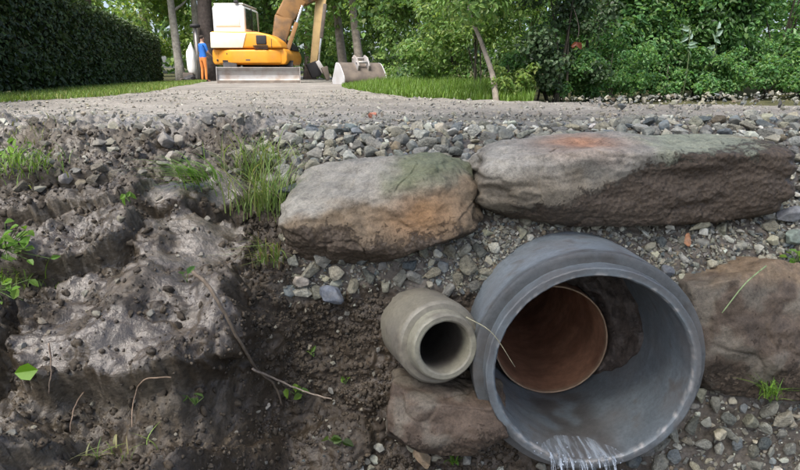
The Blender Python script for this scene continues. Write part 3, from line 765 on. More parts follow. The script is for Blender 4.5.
link('soil_packing', mesh_np('inner_end', np.vstack([Vw, [[IC[0], IC[1] + 0.83, IC[2]]]]), np.array([(k, (k + 1) % 40, 40) for k in range(40)]), M['soil'], np.tile([0.05, 0.04, 0.033], (41, 1))), inner)
# small pipe
small = empty('concrete_pipe', SP_C, 'small beige concrete pipe with stepped rim and dark opening', 'pipe')
sb = dense([(0.040, 0.094), (0.042, 0.108), (0.048, 0.114), (0.055, 0.116), (0.55, 0.116)])
V, Fq = lathe(sb, (0, 0, 0), SP_A, 96, 0.0012, 20)
link('barrel', sharp(mesh_np('barrel', V, Fq, M['concrete'], pipe_col(V, (0.225, 0.212, 0.165), 21))), small)
sg = dense([(0.040, 0.0945), (0.008, 0.091), (0.002, 0.088), (0.0, 0.085), (0.0, 0.074), (0.003, 0.070), (0.012, 0.067), (0.34, 0.066)], 0.008)
V, Fq = lathe(sg, (0, 0, 0), SP_A, 96, 0.0012, 22)
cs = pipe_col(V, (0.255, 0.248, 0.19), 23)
cs = mixc(cs, (0.055, 0.05, 0.043), sstep(0.02, 0.07, V @ SP_A) * (np.linalg.norm(V - np.outer(V @ SP_A, SP_A), axis=1) < 0.072))  # bore wall darkened inward, painting the shade of the opening into the colour
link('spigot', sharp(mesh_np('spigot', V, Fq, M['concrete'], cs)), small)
u_ = np.cross(SP_A, [0, 0, 1.0]); u_ /= np.linalg.norm(u_); v_ = np.cross(u_, SP_A)
Vw = [SP_A * 0.30 + 0.068 * (math.cos(t) * u_ + math.sin(t) * v_) for t in np.linspace(0, 2 * np.pi, 40, endpoint=False)]
link('soil_packing', mesh_np('end', np.vstack([Vw, [SP_A * 0.33]]), np.array([(k, (k + 1) % 40, 40) for k in range(40)]), M['soil'], np.tile([0.05, 0.04, 0.033], (41, 1))), small)
# trickle of water over the invert of the large pipe
m, nt, b = new_mat('running_water')
b.inputs['Base Color'].default_value = (0.90, 0.95, 1.0, 1); b.inputs['Roughness'].default_value = 0.10; b.inputs['IOR'].default_value = 1.33; b.inputs['Specular IOR Level'].default_value = 0.9
tc = N(nt, 'ShaderNodeTexCoord'); nb = N(nt, 'ShaderNodeTexNoise'); nb.inputs['Scale'].default_value = 1.0; mp = N(nt, 'ShaderNodeMapping'); mp.inputs['Scale'].default_value = (90, 9, 30); bp = N(nt, 'ShaderNodeBump'); bp.inputs['Strength'].default_value = 0.35; bp.inputs['Distance'].default_value = 0.006
nt.links.new(tc.outputs['Object'], mp.inputs['Vector']); nt.links.new(mp.outputs[0], nb.inputs['Vector']); nt.links.new(nb.outputs['Fac'], bp.inputs['Height']); nt.links.new(bp.outputs[0], b.inputs['Normal'])
wm = N(nt, 'ShaderNodeMapRange'); wm.inputs['From Min'].default_value = 0.42; wm.inputs['From Max'].default_value = 0.72; wm.inputs['To Min'].default_value = 0.04; wm.inputs['To Max'].default_value = 0.5
nt.links.new(nb.outputs['Fac'], wm.inputs['Value']); nt.links.new(wm.outputs[0], b.inputs['Alpha'])
b.inputs['Base Color'].default_value = (0.62, 0.72, 0.82, 1)
M['water'] = m
parts = []
yy = np.linspace(0.11, -0.001, 40); xx = np.linspace(-1, 1, 17)
Wv = []
for q, yv in enumerate(yy):
    hw = 0.055 + 0.05 * (1 - yv / 0.11) + 0.008 * math.sin(yv * 40)
    for xv in xx:
        X_ = xv * hw - 0.015; zf = -math.sqrt(0.2475 ** 2 - X_ ** 2)
        Wv.append((X_, yv, zf + 0.006 * (1 - xv * xv) + 0.0015))
Wv = np.array(Wv); Wv[:, 2] += 0.003 * noise(Wv * np.array([70, 12, 1]), 60) * (1 - np.tile(xx, 40) ** 2)
rows_ = 40
i = np.arange(rows_ * 17).reshape(rows_, 17)
Wf = np.stack([i[:-1, :-1], i[:-1, 1:], i[1:, 1:], i[1:, :-1]], -1).reshape(-1, 4)
parts.append((Wv, Wf))
for q in range(40):        # strands and drops
    x0 = rng.uniform(-0.10, 0.07); zf = -math.sqrt(0.2475 ** 2 - x0 ** 2) + 0.004; v0 = rng.uniform(0.06, 0.17)
    t = np.linspace(0, rng.uniform(0.15, .5), 10)
    pts = np.stack([x0 + rng.normal(0, .012) * t, 0.0 - v0 * t, zf + 0.02 * rng.random() * np.sin(t * 3) - 0.26 * t ** 2], -1)
    parts.append(tube(pts, (0.0008 + 0.0022 * rng.random()) * (1 - 0.6 * t) * (1 + 0.4 * np.sin(t * 20 + q)), 6))
for q in range(90):        # spray
    V, F = ico(1); c = np.array([rng.normal(-.02, .05), -abs(rng.normal(.01, .03)), 0]); c[2] = -math.sqrt(0.2475 ** 2 - min(.2, abs(c[0])) ** 2) + abs(rng.normal(0, .012)) - 0.5 * abs(c[1])
    parts.append((V * 0.0022 * rng.uniform(.4, 1.3) + c, [F]))
V, Fs = merge(parts)
link('water', mesh_np('water', V, Fs, M['water']), kind='structure', loc=PIPE_C, rot=(PIPE_T, 0, 0)).scale = (1.04, 1.04, 1.04)

# ------------------------------------------------------------------ foliage builders
def leaves(P, Nn, size, cols, r=rng, aspect=0.55, fold=0.25, droop=0.3, simple=False):
    """one six-vertex folded leaf per point"""
    n = len(P)
    z = Nn / (np.linalg.norm(Nn, axis=1)[:, None] + 1e-9)
    d = r.normal(size=(n, 3)); d -= (d * z).sum(1)[:, None] * z; d /= np.linalg.norm(d, axis=1)[:, None] + 1e-9
    d[:, 2] -= droop; d /= np.linalg.norm(d, axis=1)[:, None]
    w = np.cross(z, d); w /= np.linalg.norm(w, axis=1)[:, None] + 1e-9
    z = np.cross(d, w)
    L_ = size[:, None]; W_ = L_ * aspect * r.uniform(0.8, 1.2, (n, 1))
    a = P; t = P + d * L_ - z * L_ * 0.12
    if simple:      # far leaves: two triangles folded along the midrib
        l0 = P + d * L_ * 0.45 + w * W_ * 0.6 + z * W_ * fold; r0_ = P + d * L_ * 0.45 - w * W_ * 0.6 + z * W_ * fold
        o = (np.arange(n) * 4)[:, None]
        return np.stack([a, l0, t, r0_], 1).reshape(-1, 3), np.concatenate([o + np.array([0, 2, 1]), o + np.array([0, 3, 2])]), np.repeat(cols, 4, axis=0)
    l1 = P + d * L_ * 0.3 + w * W_ * 0.5 + z * W_ * fold; r1 = P + d * L_ * 0.3 - w * W_ * 0.5 + z * W_ * fold
    l2 = P + d * L_ * 0.68 + w * W_ * 0.38 + z * W_ * fold * .6; r2 = P + d * L_ * 0.68 - w * W_ * 0.38 + z * W_ * fold * .6
    V = np.stack([a, l1, l2, t, r2, r1], 1).reshape(-1, 3)
    o = (np.arange(n) * 6)[:, None]
    F = np.concatenate([o + np.array([0, 3, 2, 1]), o + np.array([0, 5, 4, 3])])
    return V, F, np.repeat(cols, 6, axis=0)
def leaf_cols(n, pal_, r=rng, var=0.2):
    pal_ = np.array(pal_); k = r.integers(0, len(pal_), n)
    return pal_[k] * (1 + r.normal(0, var, (n, 1))).clip(0.4, 1.8) * (1 + r.normal(0, 0.05, (n, 3)))
def blob_points(blobs, n, r=rng, shell=0.55):
    """blobs (cx,cy,cz,rx,ry,rz); clumped sampling in sprays"""
    B = np.array(blobs); w = (B[:, 3] * B[:, 4] * B[:, 5]) ** 0.75; w /= w.sum()
    k = r.choice(len(B), n, p=w)
    d = r.normal(size=(n, 3)); d /= np.linalg.norm(d, axis=1)[:, None]
    rad = (shell + (1 - shell) * r.random(n)) * (1 + 0.22 * noise(d * 2.5 + k[:, None] * 3.1, 70))
    return B[k, :3] + d * rad[:, None] * B[k, 3:], d
G_MID = [(0.122, 0.216, 0.058), (0.152, 0.255, 0.073), (0.094, 0.179, 0.05), (0.192, 0.284, 0.09)]
G_DARK = [(0.069, 0.137, 0.044), (0.093, 0.169, 0.059), (0.059, 0.116, 0.047), (0.115, 0.18, 0.061)]
G_BRIGHT = [(0.177, 0.272, 0.068), (0.223, 0.319, 0.087), (0.139, 0.233, 0.06), (0.254, 0.335, 0.105)]
G_IVY = [(0.055, 0.10, 0.042), (0.04, 0.08, 0.032), (0.07, 0.115, 0.055), (0.045, 0.085, 0.03)]
def limb_set(base, top, r0, nl, spread, r=rng):
    pts = spline([base, base + (top - base) * 0.35 + r.normal(0, .04, 3) * spread, base + (top - base) * 0.7 + r.normal(0, .06, 3) * spread, top], 14)
    rad = r0 * (1.18 - 0.82 * np.linspace(0, 1, 14) ** 0.8); rad[0] *= 1.25
    limbs = []
    for k in range(nl):
        f = r.uniform(0.35, 0.95); b = pts[int(f * 13)]
        d = np.array([math.cos(k * 2.4), math.sin(k * 2.4), r.uniform(0.25, 0.9)]); l = spread * r.uniform(0.5, 0.95) * (1.15 - f * .5)
        q = spline([b, b + d * l * 0.5 + r.normal(0, .05, 3) * l, b + d * l + np.array([0, 0, 0.1 * l])], 7)
        limbs.append((q, r0 * (1 - 0.75 * f) * np.linspace(0.6, 0.15, 7)))
    return pts, rad, limbs
def bark_mesh(name, pts, rad, c, sides=10):
    V, F = tube(pts, rad, sides)
    return mesh_np(name, V, F, M['bark'], np.array(c)[None] * (1 + 0.25 * fbm(V * 6, 3, 3))[:, None])
def tree(name, label, base, height, r0, lean, blobs, nleaf, size, pal_, bark, cat='tree', group='trees beyond the road', nl=5, spread=1.2, mat='leaf', aspect=0.55):
    base = np.array(base, float); e = empty(name, base, label, cat, 0, group)
    top = np.array([lean[0], lean[1], height])
    pts, rad, limbs = limb_set(np.zeros(3) - np.array([0, 0, 0.08]), top, r0, nl, spread)
    tk = link('trunk', bark_mesh('trunk', pts, rad, bark), e)
    for q, rd in limbs: link('limb', bark_mesh('limb', q, rd, bark, 6), tk)
    P, d = blob_points(blobs, nleaf)
    k = P[:, 2] > 0.02; P, d = P[k], d[k]; n = len(P)
    Nn = d * 0.7 + np.array([0, 0, 0.7]) + rng.normal(0, .45, (n, 3))
    V, F, C = leaves(P, Nn, size * rng.uniform(0.6, 1.3, n), leaf_cols(n, pal_), aspect=aspect, simple=True)
    link('crown', mesh_np('crown', V, F, M[mat], C, smooth=False), e)
    return e
def gz(x, y): return float(ground_z(np.array(x, float), np.array(y, float)))
def random_blobs(n, ext, r, zlo, zhi):
    return [(rng.uniform(-ext[0], ext[0]), rng.uniform(-ext[1], ext[1]), rng.uniform(zlo, zhi), r * rng.uniform(.7, 1.3), r * rng.uniform(.7, 1.3), r * rng.uniform(.6, 1.1)) for _ in range(n)]
G_THK = [(0.109, 0.243, 0.079), (0.09, 0.205, 0.067), (0.141, 0.275, 0.09), (0.064, 0.154, 0.058), (0.122, 0.218, 0.058)]
BK, BKD, BKL = (0.14, 0.11, 0.09), (0.06, 0.05, 0.045), (0.38, 0.35, 0.30)
# --- thicket at the right, 5-8 m away
def shrub(label, px, Yd, w, h, n, size, pal_, group='shrubs of the roadside thicket', name='shrub', mat='leaf', aspect=0.55, depth=0.6, bark=BK, zlo=0.1):
    n = int(n * (1.7 if Yd < 8 else 1.3)); size = size * (0.70 if Yd < 8 else 0.8)
    x = gx_(px, Yd); b = np.array([x, Yd, gz(x, Yd)])
    nb_ = 26; zz = np.linspace(zlo + 0.08, h - 0.15, nb_); br = 0.5 * math.sqrt(w * h / nb_) * 1.5
    blobs = [(rng.uniform(-.42, .42) * w, rng.uniform(-.4, .4) * depth, z_, br * rng.uniform(.6, 1.35), br * rng.uniform(.6, 1.2), br * rng.uniform(.5, 1.0)) for z_ in zz]
    e = empty(name, b, label, 'shrub', 0, group)
    for k in range(5):
        tp = np.array([rng.uniform(-.3, .3) * w, rng.uniform(0, .4) * depth, h * rng.uniform(.45, .75)])
        pts = spline([[rng.uniform(-.08, .08), rng.uniform(-.08, .08), -0.05], tp * np.array([.35, .35, .5]), tp], 9)
        link('stem', bark_mesh('stem', pts, np.linspace(0.011, 0.003, 9), (0.06, 0.055, 0.042), 6), e)
    P, d = blob_points(blobs, n, shell=0.35); k = P[:, 2] > 0.0; P, d = P[k], d[k]; n = len(P)
    Nn = d * 0.6 + np.array([0, -0.25, 0.75]) + rng.normal(0, .4, (n, 3))
    V, F, C = leaves(P, Nn, size * rng.uniform(0.55, 1.3, n), leaf_cols(n, pal_), aspect=aspect)
    link('foliage', mesh_np('foliage', V, F, M[mat], C, smooth=False), e)
    return e
shrub('ivy-covered shrub with grey-green leaves right of the leaning stem', 562, 5.3, 0.75, 1.8, 4600, 0.050, G_IVY, mat='ivy', aspect=0.85)
shrub('dark green shrub behind the red-brown dead leaf', 590, 6.1, 1.5, 2.3, 6000, 0.065, G_THK)
shrub('low yellow-green weeds at the foot of the thicket', 610, 5.5, 0.8, 0.55, 2200, 0.045, G_THK, zlo=0.0)
shrub('mid green shrub with hanging sprays in the centre of the thicket', 650, 6.3, 1.3, 2.1, 6000, 0.075, G_THK)
shrub('bright green bush beside the pale bluish leaves', 705, 6.2, 1.2, 1.5, 4500, 0.085, [(0.06, 0.14, 0.04), (0.075, 0.155, 0.045), (0.05, 0.115, 0.035)], aspect=0.5)
shrub('tall leafy bush at the right edge of the view', 775, 6.4, 1.5, 2.2, 6500, 0.075, G_THK)
shrub('dark undergrowth behind the bright green bush', 720, 7.6, 2.2, 2.6, 6500, 0.075, G_THK)
shrub('low creeping leaves along the stones at the right', 770, 5.9, 1.3, 0.45, 2600, 0.05, G_THK, zlo=0.0)
shrub('low dark creepers left of the gravel heap', 665, 5.8, 0.9, 0.42, 1800, 0.05, G_THK, zlo=0.0)
shrub('light green sapling leaves above the leaning stem', 478, 7.2, 1.6, 2.6, 6000, 0.075, G_MID + G_BRIGHT[:2], zlo=0.55)
shrub('pale feathery bush left of the leaning stem', 455, 9.5, 1.6, 2.4, 5000, 0.085, G_MID)
shrub('bright yellow-green weed clump at the foot of the leaning stem', 512, 5.3, 0.35, 0.42, 700, 0.05, G_BRIGHT, zlo=0.0)
shrub('dark gap-filling shrub behind the grassy verge', 445, 12, 1.9, 3.0, 6000, 0.10, G_DARK + G_MID[:1])
shrub('big leafy shrub at the top centre of the view', 520, 9.0, 2.2, 3.0, 7000, 0.085, G_MID + G_DARK)
shrub('broad bush with large leaves beside the detached bucket', 412, 16.5, 1.8, 3.4, 6500, 0.12, G_MID, group='shrubs beyond the verge')
shrub('thin bright saplings behind the bucket', 365, 24, 3.0, 4.0, 7000, 0.14, G_BRIGHT + G_MID, group='shrubs beyond the verge')
shrub('tangled undergrowth far at the back of the thicket', 640, 9.5, 4.0, 3.2, 8000, 0.10, G_THK)
shrub('far undergrowth at the right end of the thicket', 800, 9.0, 3.5, 3.2, 7000, 0.10, G_THK)
shrub('low bramble at the foot of the ivy-covered shrub', 545, 5.5, 0.8, 0.5, 2400, 0.05, G_THK, zlo=0.0)
shrub('low bramble spreading below the dark green shrub', 590, 5.75, 0.9, 0.55, 2600, 0.05, G_THK, zlo=0.0)
shrub('low bramble between the creepers and the bright green bush', 700, 6.0, 1.1, 0.55, 2800, 0.05, G_THK, zlo=0.0)
shrub('low bramble reaching the right edge of the view', 805, 6.1, 1.2, 0.6, 2800, 0.05, G_THK, zlo=0.0)
# pale bluish big-leaved plants
for lab, px, py, Yd in (('pale bluish plant with upright leaves at left of its pair', 690, 27, 5.75), ('pale bluish plant with upright leaves at right of its pair', 717, 27, 5.8)):
    p = at(px, py, Yd); b = np.array([p[0], Yd, gz(p[0], Yd)])
    e = empty('leafy_plant', b, lab, 'plant', 0, 'pale bluish plants in the thicket')
    h = p[2] - b[2]
    link('stem', bark_mesh('stem', spline([[0, 0, -.03], [0.02, 0, h * .5], [0, 0, h]], 8), np.linspace(.008, .004, 8), (0.08, 0.11, 0.05), 6), e)
    for k in range(9):
        a = rng.uniform(0, 6.28); q = np.array([[0, 0, h - 0.02 - 0.022 * k]])
        V, F, C = leaves(q, np.array([[math.cos(a), math.sin(a) - 1.2, 0.3]]), np.array([0.085]), np.array([[0.30, 0.42, 0.36]]) * rng.uniform(.8, 1.1), aspect=0.45, droop=-0.8 + 0.15 * k)
        link('leaf', mesh_np('leaf', V, F, M['leaf'], C, smooth=False), e)
# dead leaf
p = at(577, 42, 5.0)
e = empty('dead_leaf', p, 'red-brown dead leaf hanging in the thicket', 'leaf')
V, F, C = leaves(np.zeros((3, 3)), np.array([[0, -1, .2], [.5, -1, .1], [-.4, -1, 0.0]]), np.array([.07, .06, .06]), np.array([[0.20, 0.065, 0.04]] * 3), aspect=0.6, droop=1.2)
link('blade', mesh_np('blade', V, F, M['leaf'], C, smooth=False), e)
link('stalk', bark_mesh('stalk', spline([[0, 0, 0], [0.02, 0.05, 0.12], [0.03, 0.3, 0.3]], 7), np.linspace(.002, .003, 7), BKD, 5), e)
# leaning bare stem
b = at(497, 104, 5.0); b[2] = gz(b[0], 5.0); tp = at(482, 44, 5.4)
pts = spline([b - np.array([0, 0, .05]), (b * .55 + tp * .45) + np.array([.02, 0, 0]), tp, tp + np.array([-0.12, 0.3, 0.45]), tp + np.array([-0.05, 0.7, 1.3])], 20)
e = empty('leaning_tree', b, 'slender leaning tree stem with bare grey-brown bark at the verge', 'tree', 0)
link('trunk', bark_mesh('trunk', pts - b, np.linspace(0.028, 0.008, 20), (0.27, 0.235, 0.19)), e)
P, d = blob_points([(-.2, .15, .75, .35, .3, .18), (.1, .2, 1.0, .4, .3, .25), (-.25, .3, 1.25, .4, .4, .3), (-.2, .5, 1.7, .5, .5, .4), (.2, .6, 2.0, .5, .5, .5)], 6000)
V, F, C = leaves(P, d + np.array([0, 0, .7]), 0.05 * rng.uniform(.6, 1.3, len(P)), leaf_cols(len(P), G_MID))
link('crown', mesh_np('crown', V, F, M['leaf'], C, smooth=False), e)
# --- trees further back
def big_tree(label, px, Yd, h, r0, lean, crown_z, ext, n, size, pal_, bark, **kw):
    x = gx_(px, Yd)
    return tree('tree', label, (x, Yd, gz(x, Yd)), h, r0, lean, [(q[0] + lean[0] * .6, q[1], *q[2:]) for q in random_blobs(16, ext, 1.0, *crown_z)], n, size, pal_, bark, **kw)
big_tree('slim pale-barked tree left of the worker', 181, 27, 9, 0.17, (-0.5, 0), (2.6, 9), (2.2, 2), 7000, 0.20, G_BRIGHT + G_MID, BKL)
big_tree('pale slender trunk right behind the worker', 200, 28, 9, 0.16, (-.2, 0), (3.6, 9), (2.2, 2), 6000, 0.20, G_MID, BKL)
big_tree('thick dark trunk between the worker and the excavator cab', 209, 26, 10, 0.33, (.25, 0), (3.8, 10), (2.6, 2), 7000, 0.2, G_MID + G_DARK, BKD)
big_tree('grey trunk rising behind the detached bucket, left of two', 345, 22.5, 8, 0.16, (-.6, 0.3), (2.5, 8), (1.8, 1.5), 6000, 0.16, G_MID + G_BRIGHT[:1], (0.25, 0.22, 0.185))
big_tree('grey trunk rising behind the detached bucket, right of two', 362, 22, 8, 0.15, (-.9, 0.2), (2.5, 8), (1.8, 1.5), 6000, 0.16, G_MID, (0.27, 0.24, 0.20))
big_tree('broad tree standing behind the excavator', 270, 33, 11, 0.3, (.3, 0), (1.5, 10), (4.5, 3), 9000, 0.26, G_MID + G_DARK, BK)
big_tree('sunlit tree beyond the far end of the hedge', 150, 38, 11, 0.25, (0, 0), (1.5, 10), (4.5, 3), 9000, 0.28, G_BRIGHT, BK)
big_tree('tree standing behind the hedge', 95, 30, 10, 0.25, (.3, 0), (2.0, 9.5), (4.0, 3), 9000, 0.24, G_BRIGHT + G_MID, BK)
big_tree('tree far back above the boom arm', 310, 30, 11, 0.25, (0, 0), (1.0, 10), (3.5, 3), 8000, 0.26, G_MID, BK)
big_tree('dark tree behind the central shrubs', 440, 17, 9, 0.2, (0.3, 0), (1.5, 8), (2.5, 2), 8000, 0.17, G_DARK + G_MID, BKD)
big_tree('tree behind the right-hand thicket', 600, 13, 9, 0.18, (-.3, 0), (1.4, 7), (2.6, 1.8), 8000, 0.15, G_MID + G_DARK, BK)
big_tree('ivy-dark tree at the back of the right-hand thicket', 720, 12, 8, 0.16, (.2, 0), (1.4, 7), (2.4, 1.6), 8000, 0.14, G_DARK + G_MID, BKD)
big_tree('tall broad tree added out of view behind the viewpoint to shade the bank', 400, -3.2, 9.5, 0.3, (-0.6, 1.2), (6.0, 9.5), (3.0, 2.6), 9000, 0.30, G_MID, BK, group='added unseen shade tree', spread=2.5)  # unseen tree, added for the soft shade its crown casts on the bank
# far wood
n = 26000
P = np.stack([rng.uniform(-45, 40, n), rng.uniform(44, 52, n), 14 * rng.random(n) ** 1.1], -1); P[:, 2] += 0.4 + 1.6 * noise(P * .12, 75)
V, F, C = leaves(P, rng.normal(0, .5, (n, 3)) + np.array([0, -.5, .7]), rng.uniform(.35, .8, n), leaf_cols(n, G_MID + G_DARK), simple=True)
link('far_wood', mesh_np('far_wood', V, F, M['leaf'], C, smooth=False), label='mass of green woodland closing the view behind the trees', cat='woodland', kind='stuff')

# ------------------------------------------------------------------ hedge
H0, H1 = np.array([-2.9, 2.2]), np.array([-7.6, 20.0])
dv = (H1 - H0); HL = np.linalg.norm(dv); dv /= HL; nv = np.array([-dv[1], dv[0]])     # nv points away from the road (left)
HH, HW = 1.42, 1.1
hedge = empty('hedge', (H0[0], H0[1], 0), 'long dark clipped hedge with sunlit top along the grass strip', 'hedge')
core = []
cx = np.linspace(0, HL, 60); sec = [(0.10, 0.02), (0.08, 0.6), (0.10, HH - 0.18), (0.25, HH - 0.08), (HW - .2, HH - 0.08), (HW - .08, HH - .25), (HW - .1, 0.02)]
Vc = np.array([[*(dv * a + nv * s_[0]), s_[1] + 0.03 * math.sin(a * 3)] for a in cx for s_ in sec]); i = np.arange(len(Vc)).reshape(60, 7)
Fc = np.stack([i[:-1, :-1], i[:-1, 1:], i[1:, 1:], i[1:, :-1]], -1).reshape(-1, 4)
link('branch_core', mesh_np('branch_core', Vc, [Fc, np.array([i[-1]])], M['bark'], np.tile([0.02, 0.022, 0.012], (len(Vc), 1))), hedge)
def hedge_face(n, f):
    a = HL * rng.random(n); b = rng.random(n); return f(a, b)
pts, nrm = [], []
n = 30000; a = HL * rng.random(n) ** 1.0; z = rng.random(n) * HH
bul = 0.05 * noise(np.stack([a * 2, z * 2, 0 * a], -1), 77)
off = 0.06 - bul - 0.08 * rng.random(n) + 0.02 + 0.15 * sstep(HH - .22, HH, z) ** 2
pts.append(np.stack([dv[0] * a + nv[0] * off, dv[1] * a + nv[1] * off, z], -1)); nrm.append(np.tile([-nv[0], -nv[1], .3], (n, 1)))
n = 12000; a = HL * rng.random(n); w = rng.random(n) * HW
pts.append(np.stack([dv[0] * a + nv[0] * w, dv[1] * a + nv[1] * w, HH - 0.1 + 0.05 * noise(np.stack([a * 2, w * 2, 0 * a], -1), 78) + 0.08 * rng.random(n) - .12 * sstep(.2, 0, w) * rng.random(n)], -1)); nrm.append(np.tile([0, 0, 1.0], (n, 1)))
n = 3000; w = rng.random(n) * HW; z = rng.random(n) * HH; e_ = HL + 0.06 * rng.random(n)
pts.append(np.stack([dv[0] * e_ + nv[0] * w, dv[1] * e_ + nv[1] * w, z], -1)); nrm.append(np.tile([dv[0], dv[1], .3], (n, 1)))
P = np.concatenate(pts); Nn = np.concatenate(nrm) + rng.normal(0, .5, (len(P), 3))
V, F, C = leaves(P, Nn, rng.uniform(.045, .10, len(P)), leaf_cols(len(P), [(0.035, 0.062, 0.020), (0.028, 0.050, 0.018), (0.050, 0.085, 0.024)]), droop=-0.3, simple=True)
link('foliage', mesh_np('foliage', V, F, M['hedge'], C, smooth=False), hedge)

# ------------------------------------------------------------------ grass
def blades(P, h, wdt, cols, r=rng, lean=0.5, seg=3, dirs=None):
    n = len(P); a = r.uniform(0, 2 * np.pi, n); d = np.stack([np.cos(a), np.sin(a), 0 * a], -1)
    if dirs is not None: d = d * 0.6 + dirs; d /= np.linalg.norm(d, axis=1)[:, None]
    w = np.stack([-d[:, 1], d[:, 0], 0 * a], -1); ln = lean * r.uniform(.3, 1.4, n)
    Vs = []
    for k in range(seg + 1):
        t = k / seg; c = P + np.array([0, 0, 1.0]) * (h * (t - 0.35 * ln * t * t))[:, None] + d * (h * ln * t * t)[:, None]
        ww = (wdt * (1 - t ** 1.5) * (0.7 + 0.6 * t))[:, None] * w
        if k < seg: Vs += [c + ww, c - ww]
        else: Vs += [c]
    V = np.stack(Vs, 1); nv_ = V.shape[1]; o = (np.arange(n) * nv_)[:, None]
    Fq = np.concatenate([o + np.array([2 * k, 2 * k + 1, 2 * k + 3, 2 * k + 2]) for k in range(seg - 1)]); Ft = o + np.array([2 * seg - 2, 2 * seg - 1, 2 * seg])
    return V.reshape(-1, 3), [Fq, Ft], np.repeat(cols, nv_, 0)
GR = [(0.13, 0.221, 0.039), (0.169, 0.26, 0.052), (0.098, 0.182, 0.033), (0.221, 0.247, 0.078)]
n = 36000
y = 3.6 + 20 * rng.random(n) ** 1.6; l, r_ = road_lr(y); hx = np.interp(y, [2.2, 20], [-2.9, -7.6]); x = hx + (l + 0.12 - hx) * rng.random(n)
k = (l > hx) | (rng.random(n) < 0.3); x, y = x[k], y[k]
P = np.stack([x, y, ground_z(x, y)], -1); n = len(P)
V, F, C = blades(P, rng.uniform(.025, .07, n) * (1 + y * .03), 0.002 + 0.00035 * y, leaf_cols(n, GR), seg=2)
link('grass_strip', mesh_np('grass_strip', V, F, M['grass'], C), label='strip of short sunlit grass between hedge and road', cat='grass', kind='stuff')
n = 40000
y = 4.3 + 9 * rng.random(n) ** 1.4; l, r_ = road_lr(y); x = r_ - 0.12 + (0.75 + 0.15 * (y - 4.3)) * 2.0 * rng.random(n) ** 1.3
k = (x / y * F_PX + 400 < 530) & (np.hypot(x + 0.9, y - 13.0) > 1.1) & (noise(np.stack([x * 2, y * 2, 0 * x], -1), 79) > -.5 + 0.4 * (y < 4.8)); x, y = x[k], y[k]; n = len(x)
P = np.stack([x, y, ground_z(x, y)], -1); edge_d = np.clip((x - road_lr(y)[1] + 0.15) / 0.6, 0.15, 1)
V, F, C = blades(P, rng.uniform(.08, .24, n) * (0.35 + 0.65 * edge_d), 0.0028 + 0.0003 * y, leaf_cols(n, [(0.12, 0.21, 0.03), (0.15, 0.25, 0.04), (0.10, 0.18, 0.03)]), seg=2)
link('verge_grass', mesh_np('verge_grass', V, F, M['grass'], C), label='bright green grass verge between road and thicket', cat='grass', kind='stuff')
# stones heaped before the thicket at the right
n = 900; x = rng.uniform(1.2, 5.5, n); y = np.interp(x, [1.2, 2.2, 5.5], [4.3, 4.9, 6.2]) + rng.normal(-.1, .45, n); r0 = 0.006 + 0.026 * rng.random(n) ** 3.0
P = np.stack([x, y, ground_z(x, y) + 0.02 + r0 * .3 + 0.05 * np.exp(-((y - np.interp(x, [1.2, 2.2, 5.5], [4.3, 4.9, 6.2])) / .2) ** 2) * sstep(1.2, 2.2, x) * rng.random(n)], -1)
V, F, C = scatter_mesh([(a, b, None) for a, b in ti_t], P, rest_rot(np.tile([0, 0, 1.0], (n, 1))), r0[:, None] * rng.uniform(.8, 1.2, (n, 3)), pal(n) * 0.65, rng.integers(0, len(ti_t), n))
link('gravel_heap', mesh_np('gravel_heap', V, F, M['stone'], C, smooth=False), label='low heap of stones along the foot of the thicket', cat='gravel', kind='stuff')

# foreground tufts and weeds
def tuft(label, px, py, n, h, spread, pal_, lean=0.6, lift=0.0, w=0.0022, droopdir=None, cat='grass tuft', where=None):
    p, nn = on_bank(px, py, lift)
    if where is not None: p = where
    q = rng.normal(0, 1, (n, 3)) * np.array([spread, spread * .6, spread * .35])
    hh = h * rng.uniform(.4, 1.15, n)
    V, F, C = blades(q, hh, np.full(n, w) * rng.uniform(.6, 1.4, n), leaf_cols(n, pal_), lean=lean, seg=5, dirs=None if droopdir is None else np.tile(droopdir, (n, 1)))
    e = empty('grass_tuft', p, label, cat)
    link('blades', mesh_np('blades', V, F, M['grass'], C), e, kind='stuff')
    return e
GF_ = [(0.165, 0.255, 0.068), (0.225, 0.315, 0.09), (0.135, 0.21, 0.06), (0.33, 0.33, 0.165), (0.195, 0.285, 0.075)]
tuft('tall shaggy grass tuft left of the tan boulder', 268, 208, 190, 0.19, 0.05, GF_, 0.9, 0.01)
tuft('upper shaggy grass tuft at the road edge left of the tan boulder', 262, 172, 190, 0.15, 0.06, GF_, 1.0, 0.01)
tuft('dry drooping grass hanging beside the dug hollow', 272, 262, 60, 0.12, 0.03, GF_ + [(0.24, 0.20, 0.12)] * 2, 1.2, 0.01, droopdir=[-.2, -1, 0])
tuft('flattened bright green grass on the wet mud', 205, 188, 130, 0.11, 0.04, [(0.16, 0.30, 0.04), (0.20, 0.33, 0.06)], 1.6, 0.03, 0.003, [-1, -.3, 0])
tuft('small fresh grass tuft in the gravel at the right edge', 768, 388, 70, 0.06, 0.014, [(0.20, 0.36, 0.05), (0.10, 0.19, 0.03)], 1.0, 0.01, 0.002, where=at(770, 396, 1.50))
tuft('thin grass on the bank top at the left edge', 22, 168, 190, 0.075, 0.06, [(0.16, 0.28, 0.05), (0.13, 0.23, 0.04), (0.2, 0.26, 0.08)], 1.0, 0.005)
tuft('yellowish moss-like grass at the far left of the road edge', 28, 140, 120, 0.04, 0.09, [(0.16, 0.18, 0.04), (0.12, 0.15, 0.04)], 1.0, 0.0)
tuft('bright grass at the left edge among the leafy weed', 16, 285, 170, 0.08, 0.05, [(0.16, 0.28, 0.05), (0.13, 0.23, 0.04), (0.2, 0.26, 0.08)], 1.1, 0.01)
tuft('sparse grass at the bottom left below the undercut', 115, 455, 26, 0.06, 0.04, GF_, 1.2, 0.0)
